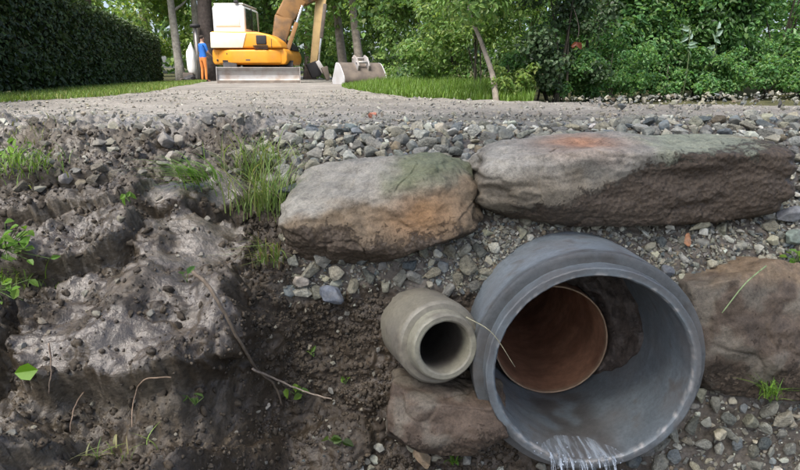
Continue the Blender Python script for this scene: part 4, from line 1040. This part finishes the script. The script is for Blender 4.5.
tuft('tiny grass sprout at the bottom edge near the tan pointed stone', 455, 464, 22, 0.035, 0.008, [(0.12, 0.24, 0.03)], 0.9, 0.02, 0.003)
def weed(label, px, py, n, size, spread, pal_, lift=0.01, up=(0, -.6, .8), asp=0.6, name='weed', cat='weed'):
    p, nn = on_bank(px, py, lift)
    e = empty(name, p, label, cat)
    for k in range(n):
        q = rng.normal(0, 1, 3) * np.array([spread, spread * .5, spread * .6]) + np.array([0, 0, .01])
        V, F, C = leaves(q[None], (np.array(up) + rng.normal(0, .4, 3))[None], np.array([size * rng.uniform(.6, 1.2)]), leaf_cols(1, pal_, var=.12), aspect=asp, droop=0.1)
        link('leaf', mesh_np('leaf', V, F, M['leaf'], C, smooth=False), e)
        if n > 1:
            link('stalk', bark_mesh('stalk', spline([[0, 0, -.01], q * .5 + [0, 0, -.004], q], 5), 0.0012, (0.10, 0.15, 0.05), 5), e)
    return e
LW = [(0.149, 0.284, 0.041), (0.189, 0.338, 0.054), (0.121, 0.23, 0.041)]
weed('bunch of bright green leaves at the top left edge', 18, 160, 26, 0.032, 0.05, LW)
weed('leafy green weed at the left edge beside the bare mud', 14, 262, 30, 0.034, 0.05, LW, 0.05)
weed('low green sprouts at the left edge below the leafy weed', 8, 300, 16, 0.03, 0.04, LW, 0.05)
weed('single bright green leaf standing on dark soil at lower left', 45, 386, 1, 0.05, 0.0, [(0.16, 0.34, 0.03)], 0.04, (0.1, -1, .3), 0.75, 'green_leaf', 'leaf')
weed('small flat leaf where the root leaves the mud', 188, 288, 2, 0.035, 0.008, [(0.09, 0.18, 0.05)], 0.04)
weed('pair of tiny leaves on the soil left of the small pipe', 315, 352, 3, 0.026, 0.010, LW, 0.012)
weed('tiny seedling in the soil just left of the reddish block', 343, 382, 3, 0.024, 0.010, LW, 0.012)
weed('seedling growing beside the pale root tip', 299, 391, 5, 0.030, 0.014, LW, 0.02)
weed('small leaves at the bottom of the dug hollow', 340, 440, 4, 0.035, 0.016, [(0.06, 0.12, 0.02), (0.08, 0.15, 0.03)], 0.012)
weed('green sprig on top of the brown square-faced block', 788, 262, 8, 0.03, 0.014, LW, 0.03)
weed('small sprout on the mud below the flattened grass', 135, 205, 4, 0.03, 0.012, LW, 0.03)
weed('low leaves on dark soil below the pressed mud slab', 198, 405, 4, 0.025, 0.012, [(0.07, 0.13, 0.03)], 0.02)
# roots, twigs, stalks
def strand(name, label, cat, pix, r0, r1, c, lift=0.015, offs=None):
    pts = []
    for k, q in enumerate(pix):
        p, nn = on_bank(q[0], q[1], lift + (q[2] if len(q) > 2 else 0)); pts.append(p)
    pts = spline(pts, 6 * len(pts)); b = pts[0].copy()
    pts = pts + 0.003 * np.stack([noise(pts * 40, 90 + k) for k in range(3)], -1)
    V, F = tube(pts - b, np.linspace(r0, r1, len(pts)), 7)
    return link(name, mesh_np(name, V, F, M['twig'], np.array(c)[None] * (1 + .25 * fbm(V * 30, 2, 9))[:, None]), None, label, cat, None, None, b)
strand('root', 'long bare root running down the bank beside the pressed mud', 'root', [(196, 287, .05), (215, 300, .05), (232, 322, .03), (246, 348, .02), (262, 368, .02), (278, 384, .02), (286, 402, .01)], 0.0055, 0.003, (0.15, 0.122, 0.092))
strand('root', 'pale forked root end lying in the dug hollow', 'root', [(258, 364, .03), (280, 376, .03), (305, 388, .03), (331, 396, .03)], 0.0035, 0.002, (0.30, 0.25, 0.20))
strand('root', 'thin pale rootlet hanging at lower left under the mud slab', 'root', [(64, 360, .06), (62, 385, .06), (60, 412, .06)], 0.0022, 0.0012, (0.26, 0.2, 0.15))
strand('root', 'thin curved rootlet over the dark undercut', 'root', [(175, 386, .03), (150, 390, .03), (137, 408, .03), (135, 440, .03)], 0.0022, 0.0012, (0.24, 0.18, 0.13))
strand('root', 'short rootlet left of the curved one', 'root', [(86, 398, .03), (80, 420, .03), (78, 445, .03)], 0.002, 0.001, (0.2, 0.15, 0.11))
for nm, lab, A_, B_, C2, r_ in (('grass_stalk', 'thin pale stalk leaning across the rim of the large pipe', at(466, 317, 1.42), at(492, 333, 1.40), at(515, 367, 1.41), 0.0014),
                            ('grass_stalk', 'pale green blade lying against the brown square-faced block', at(766, 266, 1.55), at(745, 284, 1.49), at(722, 313, 1.475), 0.0022)):
    pts = spline([A_, B_, C2], 12); V, F = tube(pts - A_, np.linspace(r_, r_ * .6, 12), 6)
    link(nm, mesh_np(nm, V, F, M['twig'], np.tile((0.34, 0.33, 0.22) if r_ < .002 else (0.24, 0.32, 0.16), (len(V), 1))), None, lab, 'grass stalk', None, None, A_)

# ------------------------------------------------------------------ excavator
M['yellow'] = paint('excavator_yellow', (0.72, 0.30, 0.022), 0.38, 0, (0.40, 0.24, 0.10), 2.5, 0.35)
M['cream'] = paint('excavator_cream', (0.80, 0.73, 0.56), 0.42, 0, (0.5, 0.42, 0.3), 2.5, 0.25)
M['white'] = paint('cab_white', (0.82, 0.81, 0.77), 0.4, 0, (0.5, 0.47, 0.4), 2.0, 0.3)
M['boomp'] = paint('worn_boom_paint', (0.20, 0.105, 0.035), 0.6, 0, (0.055, 0.038, 0.024), 2.6, 1.0)
M['stickp'] = paint('stick_paint', (0.60, 0.43, 0.20), 0.5, 0, (0.3, 0.2, 0.1), 3.0, 0.5)
M['steel'] = paint('worn_steel', (0.38, 0.37, 0.36), 0.5, 0.35, (0.25, 0.18, 0.13), 3.0, 0.7)
M['pale_steel'] = paint('scoured_steel', (0.58, 0.58, 0.58), 0.4, 0.3, (0.4, 0.37, 0.33), 4.0, 0.5)
M['rust'] = paint('rusty_steel', (0.105, 0.088, 0.074), 0.7, 0.1, (0.20, 0.165, 0.13), 4.0, 0.6)
M['black'] = paint('black_rubber', (0.025, 0.025, 0.027), 0.6)
M['chrome'] = paint('cylinder_rod', (0.6, 0.6, 0.6), 0.2, 0.9)
m, nt, b = new_mat('cab_glass'); b.inputs['Base Color'].default_value = (0.03, 0.05, 0.045, 1); b.inputs['Roughness'].default_value = 0.06; b.inputs['Specular IOR Level'].default_value = 0.8; M['glass'] = m
def bm_mesh(name, bm, mat, bev=0.0, seg=3, smooth=True):
    if bev: bmesh.ops.bevel(bm, geom=list(bm.edges), offset=bev, segments=seg, affect='EDGES', profile=0.5, clamp_overlap=True)
    bmesh.ops.recalc_face_normals(bm, faces=list(bm.faces))
    me = bpy.data.meshes.new(name); bm.to_mesh(me); bm.free(); me.materials.append(mat)
    if smooth:
        me.polygons.foreach_set('use_smooth', [True] * len(me.polygons)); me.set_sharp_from_angle(angle=R(35))
    return me
def prism(outline, y0, y1, axis='y'):
    """outline in (x,z) extruded along y (or (y,z) along x, (x,y) along z)"""
    bm = bmesh.new(); a, b = [], []
    for u, v in outline:
        for lst, w in ((a, y0), (b, y1)):
            lst.append(bm.verts.new({'y': (u, w, v), 'x': (w, u, v), 'z': (u, v, w)}[axis]))
    bm.faces.new(a); bm.faces.new(b[::-1]); k = len(a)
    for i in range(k): bm.faces.new((a[i], b[i], b[(i + 1) % k], a[(i + 1) % k]))
    return bm
def box(x0, x1, y0, y1, z0, z1): return prism([(x0, z0), (x1, z0), (x1, z1), (x0, z1)], y0, y1)
EY = 18.0; ex = gx_(259, EY)
exc = empty('excavator', (ex, EY, gz(ex, EY) - 0.0), 'yellow tracked excavator parked on the road, seen from behind', 'excavator', R(12))
exc.scale = (0.985, 0.985, 0.955)
def P_(name, bm, mat, bev=0.01, seg=2, parent=None): return link(name, bm_mesh(name, bm, M[mat], bev, seg), parent or exc)
# crawler tracks (run away from us), with shoes, rollers hidden behind the blade
for sx in (-1, 1):
    x0, x1 = sx * 0.82 - 0.2, sx * 0.82 + 0.2
    ol = [(0.75 + 0.3 * math.cos(t), 0.33 + 0.32 * math.sin(t)) for t in np.linspace(R(-90), R(90), 8)][::-1]
    oval = [(3.0 + 0.3 * math.cos(t), 0.33 + 0.32 * math.sin(t)) for t in np.linspace(R(-90), R(90), 8)] + [(0.6 + 0.3 * math.cos(t), 0.33 + 0.32 * math.sin(t)) for t in np.linspace(R(90), R(270), 8)]
    tr = P_('track', prism(oval, x0, x1, 'x'), 'black', 0.02)
    L_ = []
    for q in range(26):
        t = q / 26
        for (yy_, zz_) in (((0.45 + 2.7 * t), 0.0),):
            pass
    bm = bmesh.new()
    for q in range(12):
        y_ = 0.55 + q * 0.22
        for z_ in (0.0, 0.655):
            vs = bmesh.ops.create_cube(bm, size=1)['verts']; bmesh.ops.scale(bm, vec=(0.42, 0.09, 0.05), verts=vs); bmesh.ops.translate(bm, vec=((x0 + x1) / 2, y_, z_), verts=vs)
    link('grouser', bm_mesh('grouser', bm, M['black'], 0), tr)
    P_('track_frame', prism([(a_ * .82 + .32, b_ * .7 + .1) for a_, b_ in oval], x0 - 0.01, x1 + 0.012, 'x'), 'rust', 0.01, 2, tr)
# dozer blade with curved mouldboard toward us
bl = [(-0.10, 0.02), (-0.02, 0.0), (0.06, 0.10), (0.09, 0.24), (0.06, 0.38), (-0.02, 0.47), (-0.07, 0.46), (0.0, 0.36), (0.025, 0.24), (0.0, 0.12)]
blade = P_('blade', prism(bl, -1.17, 1.17, 'x'), 'steel', 0.006)
P_('cutting_edge', prism([(-0.13, -0.01), (-0.105, -0.01), (-0.055, 0.085), (-0.075, 0.09)], -1.17, 1.17, 'x'), 'rust', 0.003, 1, blade)
for sx in (-1, 1): P_('end_plate', prism([(-0.1, 0.0), (0.09, 0.02), (0.1, 0.46), (-0.05, 0.48)], sx * 1.185 - 0.012, sx * 1.185 + 0.012, 'x'), 'steel', 0.003, 1, blade)
for sx in (-1, 1): P_('blade_arm', prism([(0.08, 0.1), (0.08, 0.28), (1.2, 0.42), (1.2, 0.28)], sx * 0.45 - 0.05, sx * 0.45 + 0.05, 'x'), 'yellow', 0.01, 1, blade)
P_('undercarriage', box(-0.75, 0.75, 0.9, 2.6, 0.2, 0.46), 'rust', 0.03)
P_('slew_ring', prism([(0.5 * math.cos(t), 1.75 + 0.5 * math.sin(t)) for t in np.linspace(0, 2 * np.pi, 32, endpoint=False)], 0.44, 0.56, 'z'), 'black', 0.0)
# upper body, turned a little
up = link('upper_body', bm_mesh('upper_body', prism([(-1.08, 0.55), (1.06, 0.55), (1.12, 0.66), (1.13, 0.86), (1.05, 1.02), (-1.10, 1.02), (-1.13, 0.9), (-1.13, 0.64)], 0.42, 2.45), M['yellow'], 0.045, 4), exc)
_a = R(-15); up.rotation_euler = (0, 0, _a); up.location = (1.75 * math.sin(_a) + 0.10, 1.75 - 1.75 * math.cos(_a), 0)
U = lambda name, bm, mat, bev=0.01, seg=2, par=None: P_(name, bm, mat, bev, seg, par or up)
U('counterweight', prism([(-0.95, 0.42), (-0.55, 0.27), (0.55, 0.27), (0.98, 0.42), (1.02, 0.6), (-1.02, 0.6)], 0.575, 0.985, 'z'), 'yellow', 0.05, 4)
U('engine_hood', prism([(-1.12, 1.03), (1.03, 1.03), (0.90, 1.26), (0.66, 1.42), (0.30, 1.50), (-1.10, 1.52)], 0.30, 1.25), 'yellow', 0.06, 4)
U('hood_pale_panel', prism([(-1.105, 1.04), (-0.15, 1.04), (-0.02, 1.46), (-1.09, 1.49)], 0.278, 0.32), 'cream', 0.012, 3)  # pale panel laid over the upper left of the hood's rear face
U('side_cover', prism([(0.98, 1.03), (1.10, 1.0), (1.08, 1.12), (0.80, 1.36), (0.72, 1.36)], 1.26, 2.3), 'black', 0.02, 2)
U('vent_opening', box(0.26, 0.56, 0.268, 0.32, 1.14, 1.40), 'black', 0.02, 3)
for q in range(3): U('vent_slat', box(0.16 + .02 * q, 0.60, 0.262, 0.31, 1.09 - 0.045 * q, 1.11 - 0.045 * q), 'black', 0.003, 1)
U('door_seam', box(0.70, 0.715, 0.294, 0.32, 1.04, 1.30), 'black', 0.0, 1)
U('reflector', box(-0.08, 0.06, 0.268, 0.276, 0.66, 0.71), 'rust', 0.003, 1)
U('latch', box(-0.66, -0.60, 0.30, 0.345, 0.84, 0.90), 'black', 0.008, 2)
U('latch', box(-1.0, -0.95, 0.395, 0.43, 0.66, 0.71), 'black', 0.008, 2)
# cab
cab = link('cab', bm_mesh('cab', prism([(-1.10, 1.50), (-0.14, 1.50), (-0.14, 2.22), (-0.20, 2.30), (-1.03, 2.32), (-1.10, 2.22)], 0.62, 2.15), M['white'], 0.035, 3), up)
def cabp(name, bm, mat, bev=0.008): o = bpy.data.objects.new(name, bm_mesh(name, bm, M[mat], bev, 2)); COL.objects.link(o); o.parent = cab; return o
m, nt, b = new_mat('rear_glare_glass'); b.inputs['Base Color'].default_value = (0.72, 0.74, 0.74, 1); b.inputs['Roughness'].default_value = 0.08; M['rear_glare_glass'] = m  # pane coloured near white, painting in its bright reflection
cabp('rear_window', box(-1.00, -0.30, 0.605, 0.63, 1.72, 2.20), 'rear_glare_glass', 0.01)
cabp('side_window', prism([(0.72, 1.62), (1.95, 1.62), (1.85, 2.20), (0.74, 2.22)], -0.155, -0.128, 'x'), 'glass', 0.008)
cabp('window_post', box(-0.15, -0.118, 1.28, 1.34, 1.60, 2.24), 'black', 0.004)
cabp('roof', box(-1.06, -0.18, 0.66, 2.12, 2.318, 2.36), 'white', 0.015)
cabp('window_frame', box(-1.02, -0.28, 0.598, 0.612, 1.69, 1.712), 'cream', 0.003)
cabp('work_lamp', box(-0.42, -0.30, 0.56, 0.63, 2.34, 2.43), 'black', 0.01)
# boom, stick, coupler (world-ish coordinates relative to the excavator)
def bar(p0, p1, w0, h0, w1, h1):
    p0, p1 = np.array(p0, float), np.array(p1, float); d = p1 - p0; d /= np.linalg.norm(d); s = np.cross(d, [0, 1.0, 0]); s /= np.linalg.norm(s); t = np.cross(s, d)
    bm = bmesh.new(); A = []
    for p, w, h in ((p0, w0, h0), (p1, w1, h1)):
        A.append([bm.verts.new((p + s * a * h / 2 + t * c * w / 2).tolist()) for a, c in ((-1, -1), (1, -1), (1, 1), (-1, 1))])
    bm.faces.new(A[0]); bm.faces.new(A[1][::-1])
    for i in range(4): bm.faces.new((A[0][i], A[1][i], A[1][(i + 1) % 4], A[0][(i + 1) % 4]))
    return bm
def W(px, py, Yd): return at(px, py, Yd) - np.array([ex, EY, gz(ex, EY)])
inv = Matrix.Rotation(R(-12), 3, 'Z')
def Wl(px, py, Yd): return np.array(inv @ Vector(W(px, py, Yd)))
foot, knee, tip, wrist = Wl(279, 42, 19.2), Wl(297, -6, 19.9), Wl(325, -14, 20.6), Wl(314, 63, 20.2)
mid_ = Wl(284, 16, 19.5)
bo = P_('boom', bar(mid_ - (knee - mid_) * .06, knee, 0.30, 0.56, 0.30, 0.66), 'boomp', 0.05, 3)
P_('boom_foot', bar(foot, mid_ + (mid_ - foot) * .05, 0.295, 0.44, 0.295, 0.58), 'boomp', 0.05, 3, bo)
P_('boom_tip', bar(knee + (0, 0, -.02), tip, 0.29, 0.62, 0.26, 0.34), 'boomp', 0.04, 3, bo)
P_('boom_bracket', bar(foot - np.array([.1, 0, .7]), foot + np.array([0, 0, .15]), 0.36, 0.42, 0.3, 0.4), 'black', 0.03, 2, bo)
cyl = P_('boom_cylinder', bar(Wl(287, 52, 19.0), Wl(297, 20, 19.4), 0.13, 0.13, 0.13, 0.13), 'boomp', 0.02, 2, bo)
P_('cylinder_rod', bar(Wl(297, 20, 19.4), Wl(303, 2, 19.6), 0.07, 0.07, 0.07, 0.07), 'chrome', 0.015, 2, cyl)
stk = P_('stick', bar(tip + (-.05, 0, .1), wrist, 0.26, 0.36, 0.2, 0.22), 'stickp', 0.03, 3)
cyl = P_('bucket_cylinder', bar(Wl(326, 0, 20.1), Wl(322, 36, 20.0), 0.11, 0.11, 0.11, 0.11), 'rust', 0.02, 2, stk)
P_('cylinder_rod', bar(Wl(322, 36, 20.0), Wl(319.5, 60, 20.0), 0.06, 0.06, 0.06, 0.06), 'chrome', 0.012, 2, cyl)
cp = P_('quick_coupler', bar(wrist + (-.06, 0, .05), wrist + (0.10, 0, -.42), 0.34, 0.40, 0.36, 0.34), 'black', 0.04, 2, stk)
P_('linkage', bar(Wl(318, 60, 19.9), Wl(325, 72, 19.9), 0.12, 0.14, 0.12, 0.16), 'steel', 0.02, 2, stk)
P_('coupler_hook', bar(Wl(325, 66, 19.8), Wl(329, 80, 19.8), 0.24, 0.22, 0.24, 0.12), 'rust', 0.03, 2, stk)
# ------------------------------------------------------------------ detached wide bucket lying beside the road
BYd = 13.6; bx_ = gx_(359, BYd)
bk = empty('excavator_bucket', (bx_, BYd, gz(bx_, BYd)), 'wide rusty ditching bucket lying on the verge beside the excavator', 'bucket', R(28)); bk.scale = (0.78, 0.8, 0.85)
Wd = 0.62
shell_ = [(0.42 * math.cos(t) * 0.9, 0.31 + 0.31 * math.sin(t)) for t in np.linspace(R(205), R(400), 14)]
def strip(outline, th, x0, x1):
    o = np.array(outline); T = np.gradient(o, axis=0); T /= np.linalg.norm(T, axis=1)[:, None]; nn = np.stack([-T[:, 1], T[:, 0]], -1)
    return prism([tuple(q) for q in o] + [tuple(q) for q in (o + nn * th)[::-1]], x0, x1, 'x')
sh = [(-0.40, 0.0), (-0.45, 0.07), (-0.43, 0.18), (-0.32, 0.32), (-0.12, 0.50), (0.06, 0.54)]
sh = spline(np.array([(a_, b_, 0) for a_, b_ in sh]), 22)[:, :2]
link('shell', bm_mesh('shell', strip(sh, -0.025, -Wd, Wd), M['rust'], 0.0), bk)
for sx in (-1, 1):
    o = link('side_plate', bm_mesh('side_plate', prism([tuple(q) for q in sh] + [(0.12, 0.52), (0.40, 0.10), (0.36, -0.0)], sx * (Wd + 0.014) - 0.012, sx * (Wd + 0.014) + 0.012, 'x'), M['pale_steel'], 0.004, 1), bk)
link('cutting_edge', bm_mesh('cutting_edge', box(-Wd - .03, Wd + .03, 0.36, 0.48, 0.02, 0.045), M['steel'], 0.004, 1), bk)
for x_ in (-0.16, 0.16):
    link('hanger_ear', bm_mesh('hanger_ear', prism([(-0.30, 0.33), (0.05, 0.53), (0.06, 0.64), (-0.04, 0.72), (-0.22, 0.66), (-0.36, 0.46)], x_ - 0.022, x_ + 0.022, 'x'), M['steel'], 0.006, 2), bk)
for (yy_, zz_) in ((-0.02, 0.64), (-0.26, 0.54)):
    V, F = tube([(-0.2, yy_, zz_), (0.2, yy_, zz_)], 0.03, 12); link('pin', mesh_np('pin', V, F, M['steel']), bk)

# ------------------------------------------------------------------ worker
def skin_body(name, chains, mats, zones_fn, parent):
    """chains: list of [(pt, r)...]; joined where points coincide"""
    bm = bmesh.new(); vmap = {}; rad = []
    def vert(p, r):
        k = tuple(round(float(c), 3) for c in p)
        if k not in vmap: vmap[k] = bm.verts.new(k); rad.append(r)
        return vmap[k]
    for ch in chains:
        vs = [vert(p, r) for p, r in ch]
        for a, b in zip(vs[:-1], vs[1:]):
            if not bm.edges.get((a, b)): bm.edges.new((a, b))
    me = bpy.data.meshes.new(name); bm.to_mesh(me); bm.free()
    o = bpy.data.objects.new(name, me); COL.objects.link(o)
    o.modifiers.new('skin', 'SKIN'); s = o.modifiers.new('sub', 'SUBSURF'); s.levels = s.render_levels = 2
    # every connected island needs a root
    seen = set(); adj = {}
    for e_ in me.edges:
        a, b = e_.vertices; adj.setdefault(a, []).append(b); adj.setdefault(b, []).append(a)
    for i, v in enumerate(me.skin_vertices[0].data):
        v.radius = rad[i] if isinstance(rad[i], tuple) else (rad[i], rad[i]); v.use_root = False
    for i in range(len(me.vertices)):
        if i in seen: continue
        me.skin_vertices[0].data[i].use_root = True; st_ = [i]
        while st_:
            q = st_.pop()
            if q in seen: continue
            seen.add(q); st_ += adj.get(q, [])
    dg = bpy.context.evaluated_depsgraph_get(); dg.update()
    em = bpy.data.meshes.new_from_object(o.evaluated_get(dg)); bpy.data.objects.remove(o)
    em.materials.clear()
    for m_ in mats: em.materials.append(m_)
    for p in em.polygons: p.material_index = zones_fn(p.center); p.use_smooth = True
    return link(name, em, parent)
M['skin'] = paint('skin', (0.42, 0.25, 0.18), 0.55); M['blue'] = paint('blue_shirt', (0.02, 0.13, 0.46), 0.8); M['orange'] = paint('orange_trousers', (0.62, 0.21, 0.05), 0.8)
M['shoe'] = paint('dark_boots', (0.03, 0.026, 0.024), 0.7); M['hair'] = paint('dark_hair', (0.03, 0.022, 0.017), 0.8)
WY = 24.5; wx = gx_(204.5, WY)
wk = empty('person', (wx, WY, gz(wx, WY)), 'person in blue shirt and orange trousers standing beside the excavator', 'person', R(-35))
ch = [[((0, 0, .93), (.15, .11)), ((0, 0, 1.1), (.135, .10)), ((0, .0, 1.30), (.165, .11)), ((0, 0, 1.42), (.12, .085)), ((0, .01, 1.49), .055), ((0, .02, 1.56), (.07, .085)), ((0, .025, 1.64), (.078, .095)), ((0, .02, 1.70), (.055, .065))]]
for s in (-1, 1):
    ch.append([((0, 0, .93), (.15, .11)), ((s * .10, 0, .84), (.095, .10)), ((s * .11, .02, .50), (.062, .065)), ((s * .12, -.01, .10), (.045, .05)), ((s * .125, .06, .04), (.045, .04)), ((s * .13, .17, .03), (.04, .03))])
    el = (s * .25, .06, 1.10); wr_ = (s * .20, .26, .98); pm = (s * .19, .33, .96)
    ch.append([((0, 0, 1.42), (.12, .085)), ((s * .18, 0, 1.38), .062), (el, .042), (wr_, .028), (pm, (.036, .02))])
    for f in range(4):
        b0 = np.array(pm) + np.array([(f - 1.5) * .018, .015, 0]); ch.append([(tuple(b0), .009), (tuple(b0 + (0, .045 + .006 * (f in (1, 2)), -.012)), .008), (tuple(b0 + (0, .07 + .012 * (f in (1, 2)), -.045)), .007)])
    b0 = np.array(pm) + np.array([-s * .03, -.01, 0]); ch.append([(tuple(b0), .010), (tuple(b0 + (-s * .025, .03, -.01)), .009), (tuple(b0 + (-s * .03, .06, -.025)), .008)])
def zone(c):
    if c.z > 1.455: return 0
    if abs(c.x) > .15 and c.z < 1.18 and c.y > 0.02 or (c.y > .2 and c.z > .7): return 0
    if c.z > .93: return 1
    if c.z > .09: return 2
    return 3
skin_body('body', ch, [M['skin'], M['blue'], M['orange'], M['shoe']], zone, wk)
V, F = ico(3); V = V * np.array([.088, .105, .085]); k = ~((V[:, 1] > .03) & (V[:, 2] < .03)); V = np.where((V[:, 2] < -0.03)[:, None], V * np.array([.9, .9, 1]), V)
Fk = F[(k[F]).all(1)]
link('hair', mesh_np('hair', V + np.array([0, .012, 1.67]), Fk, M['hair']), wk)
for s in (-1, 1):
    V, F = ico(1); link('ear', mesh_np('ear', V * np.array([.012, .022, .032]) + np.array([s * .083, .02, 1.625]), F, M['skin']), wk)
    link('eye', mesh_np('eye', V * np.array([.012, .008, .009]) + np.array([s * .03, .112, 1.635]), F, M['shoe']), wk)
V, F = ico(1); link('nose', mesh_np('nose', V * np.array([.013, .022, .02]) + np.array([0, .118, 1.61]), F, M['skin']), wk)
link('mouth', mesh_np('mouth', V * np.array([.025, .006, .006]) + np.array([0, .108, 1.575]), F, paint('lips', (0.35, 0.14, 0.12), .5)), wk)
# white sack, dark bags, post and timber near the worker
V, F = rock(801, 4, (0.17, 0.15, 0.62), 3, (.8, .95), 2.8, 0.06, 2.0); V[:, :2] *= (1 - 0.45 * sstep(0.1, .62, V[:, 2]))[:, None]
sx_ = gx_(192.5, 25.2)
link('white_sack', mesh_np('white_sack', V, F, M['white']), None, 'tall white sack standing left of the worker', 'sack', None, None, (sx_, 25.2, gz(sx_, 25.2) + 0.95 - .05))
V, F = rock(802, 4, (0.24, 0.2, 0.15), 5, (.7, .95), 2.5, 0.12, 2.2); sx_ = gx_(189, 24.6)
link('black_bag', mesh_np('black_bag', V, F, M['black']), None, 'black bag lying on the grass left of the worker', 'bag', None, None, (sx_, 24.6, gz(sx_, 24.6) + .12))
sx_ = gx_(192.5, 25.6)
e = empty('pallet', (sx_, 25.2, gz(sx_, 25.2)), 'low wooden pallet under the white sack', 'pallet')
for q in range(3): link('runner', bm_mesh('runner', box(-.3 + .26 * q, -.22 + .26 * q, -.3, .3, 0, .1), M['rust'], .005), e)
for q in range(5): link('plank', bm_mesh('plank', box(-.32, .32, -.3 + q * .125, -.2 + q * .125, .102, .125), M['rust'], .004), e)
link('crate', bm_mesh('crate', box(-.2, .2, -.15, .15, .125, .35), M['rust'], .01), e)
sx_ = gx_(199, 25.5)
e = empty('post', (sx_, 25.5, gz(sx_, 25.5)), 'thin post with a dark flat cap behind the worker', 'post')
V, F = tube([(0, 0, 0), (0, 0, 2.15)], 0.045, 12); link('shaft', mesh_np('shaft', V, F, M['steel']), e)
V, F = tube([(0, 0, 2.08), (0, 0, 2.1), (0, 0, 2.2), (0, 0, 2.24)], [0.1, 0.2, 0.2, 0.08], 16); link('cap', mesh_np('cap', V, F, M['black']), e)
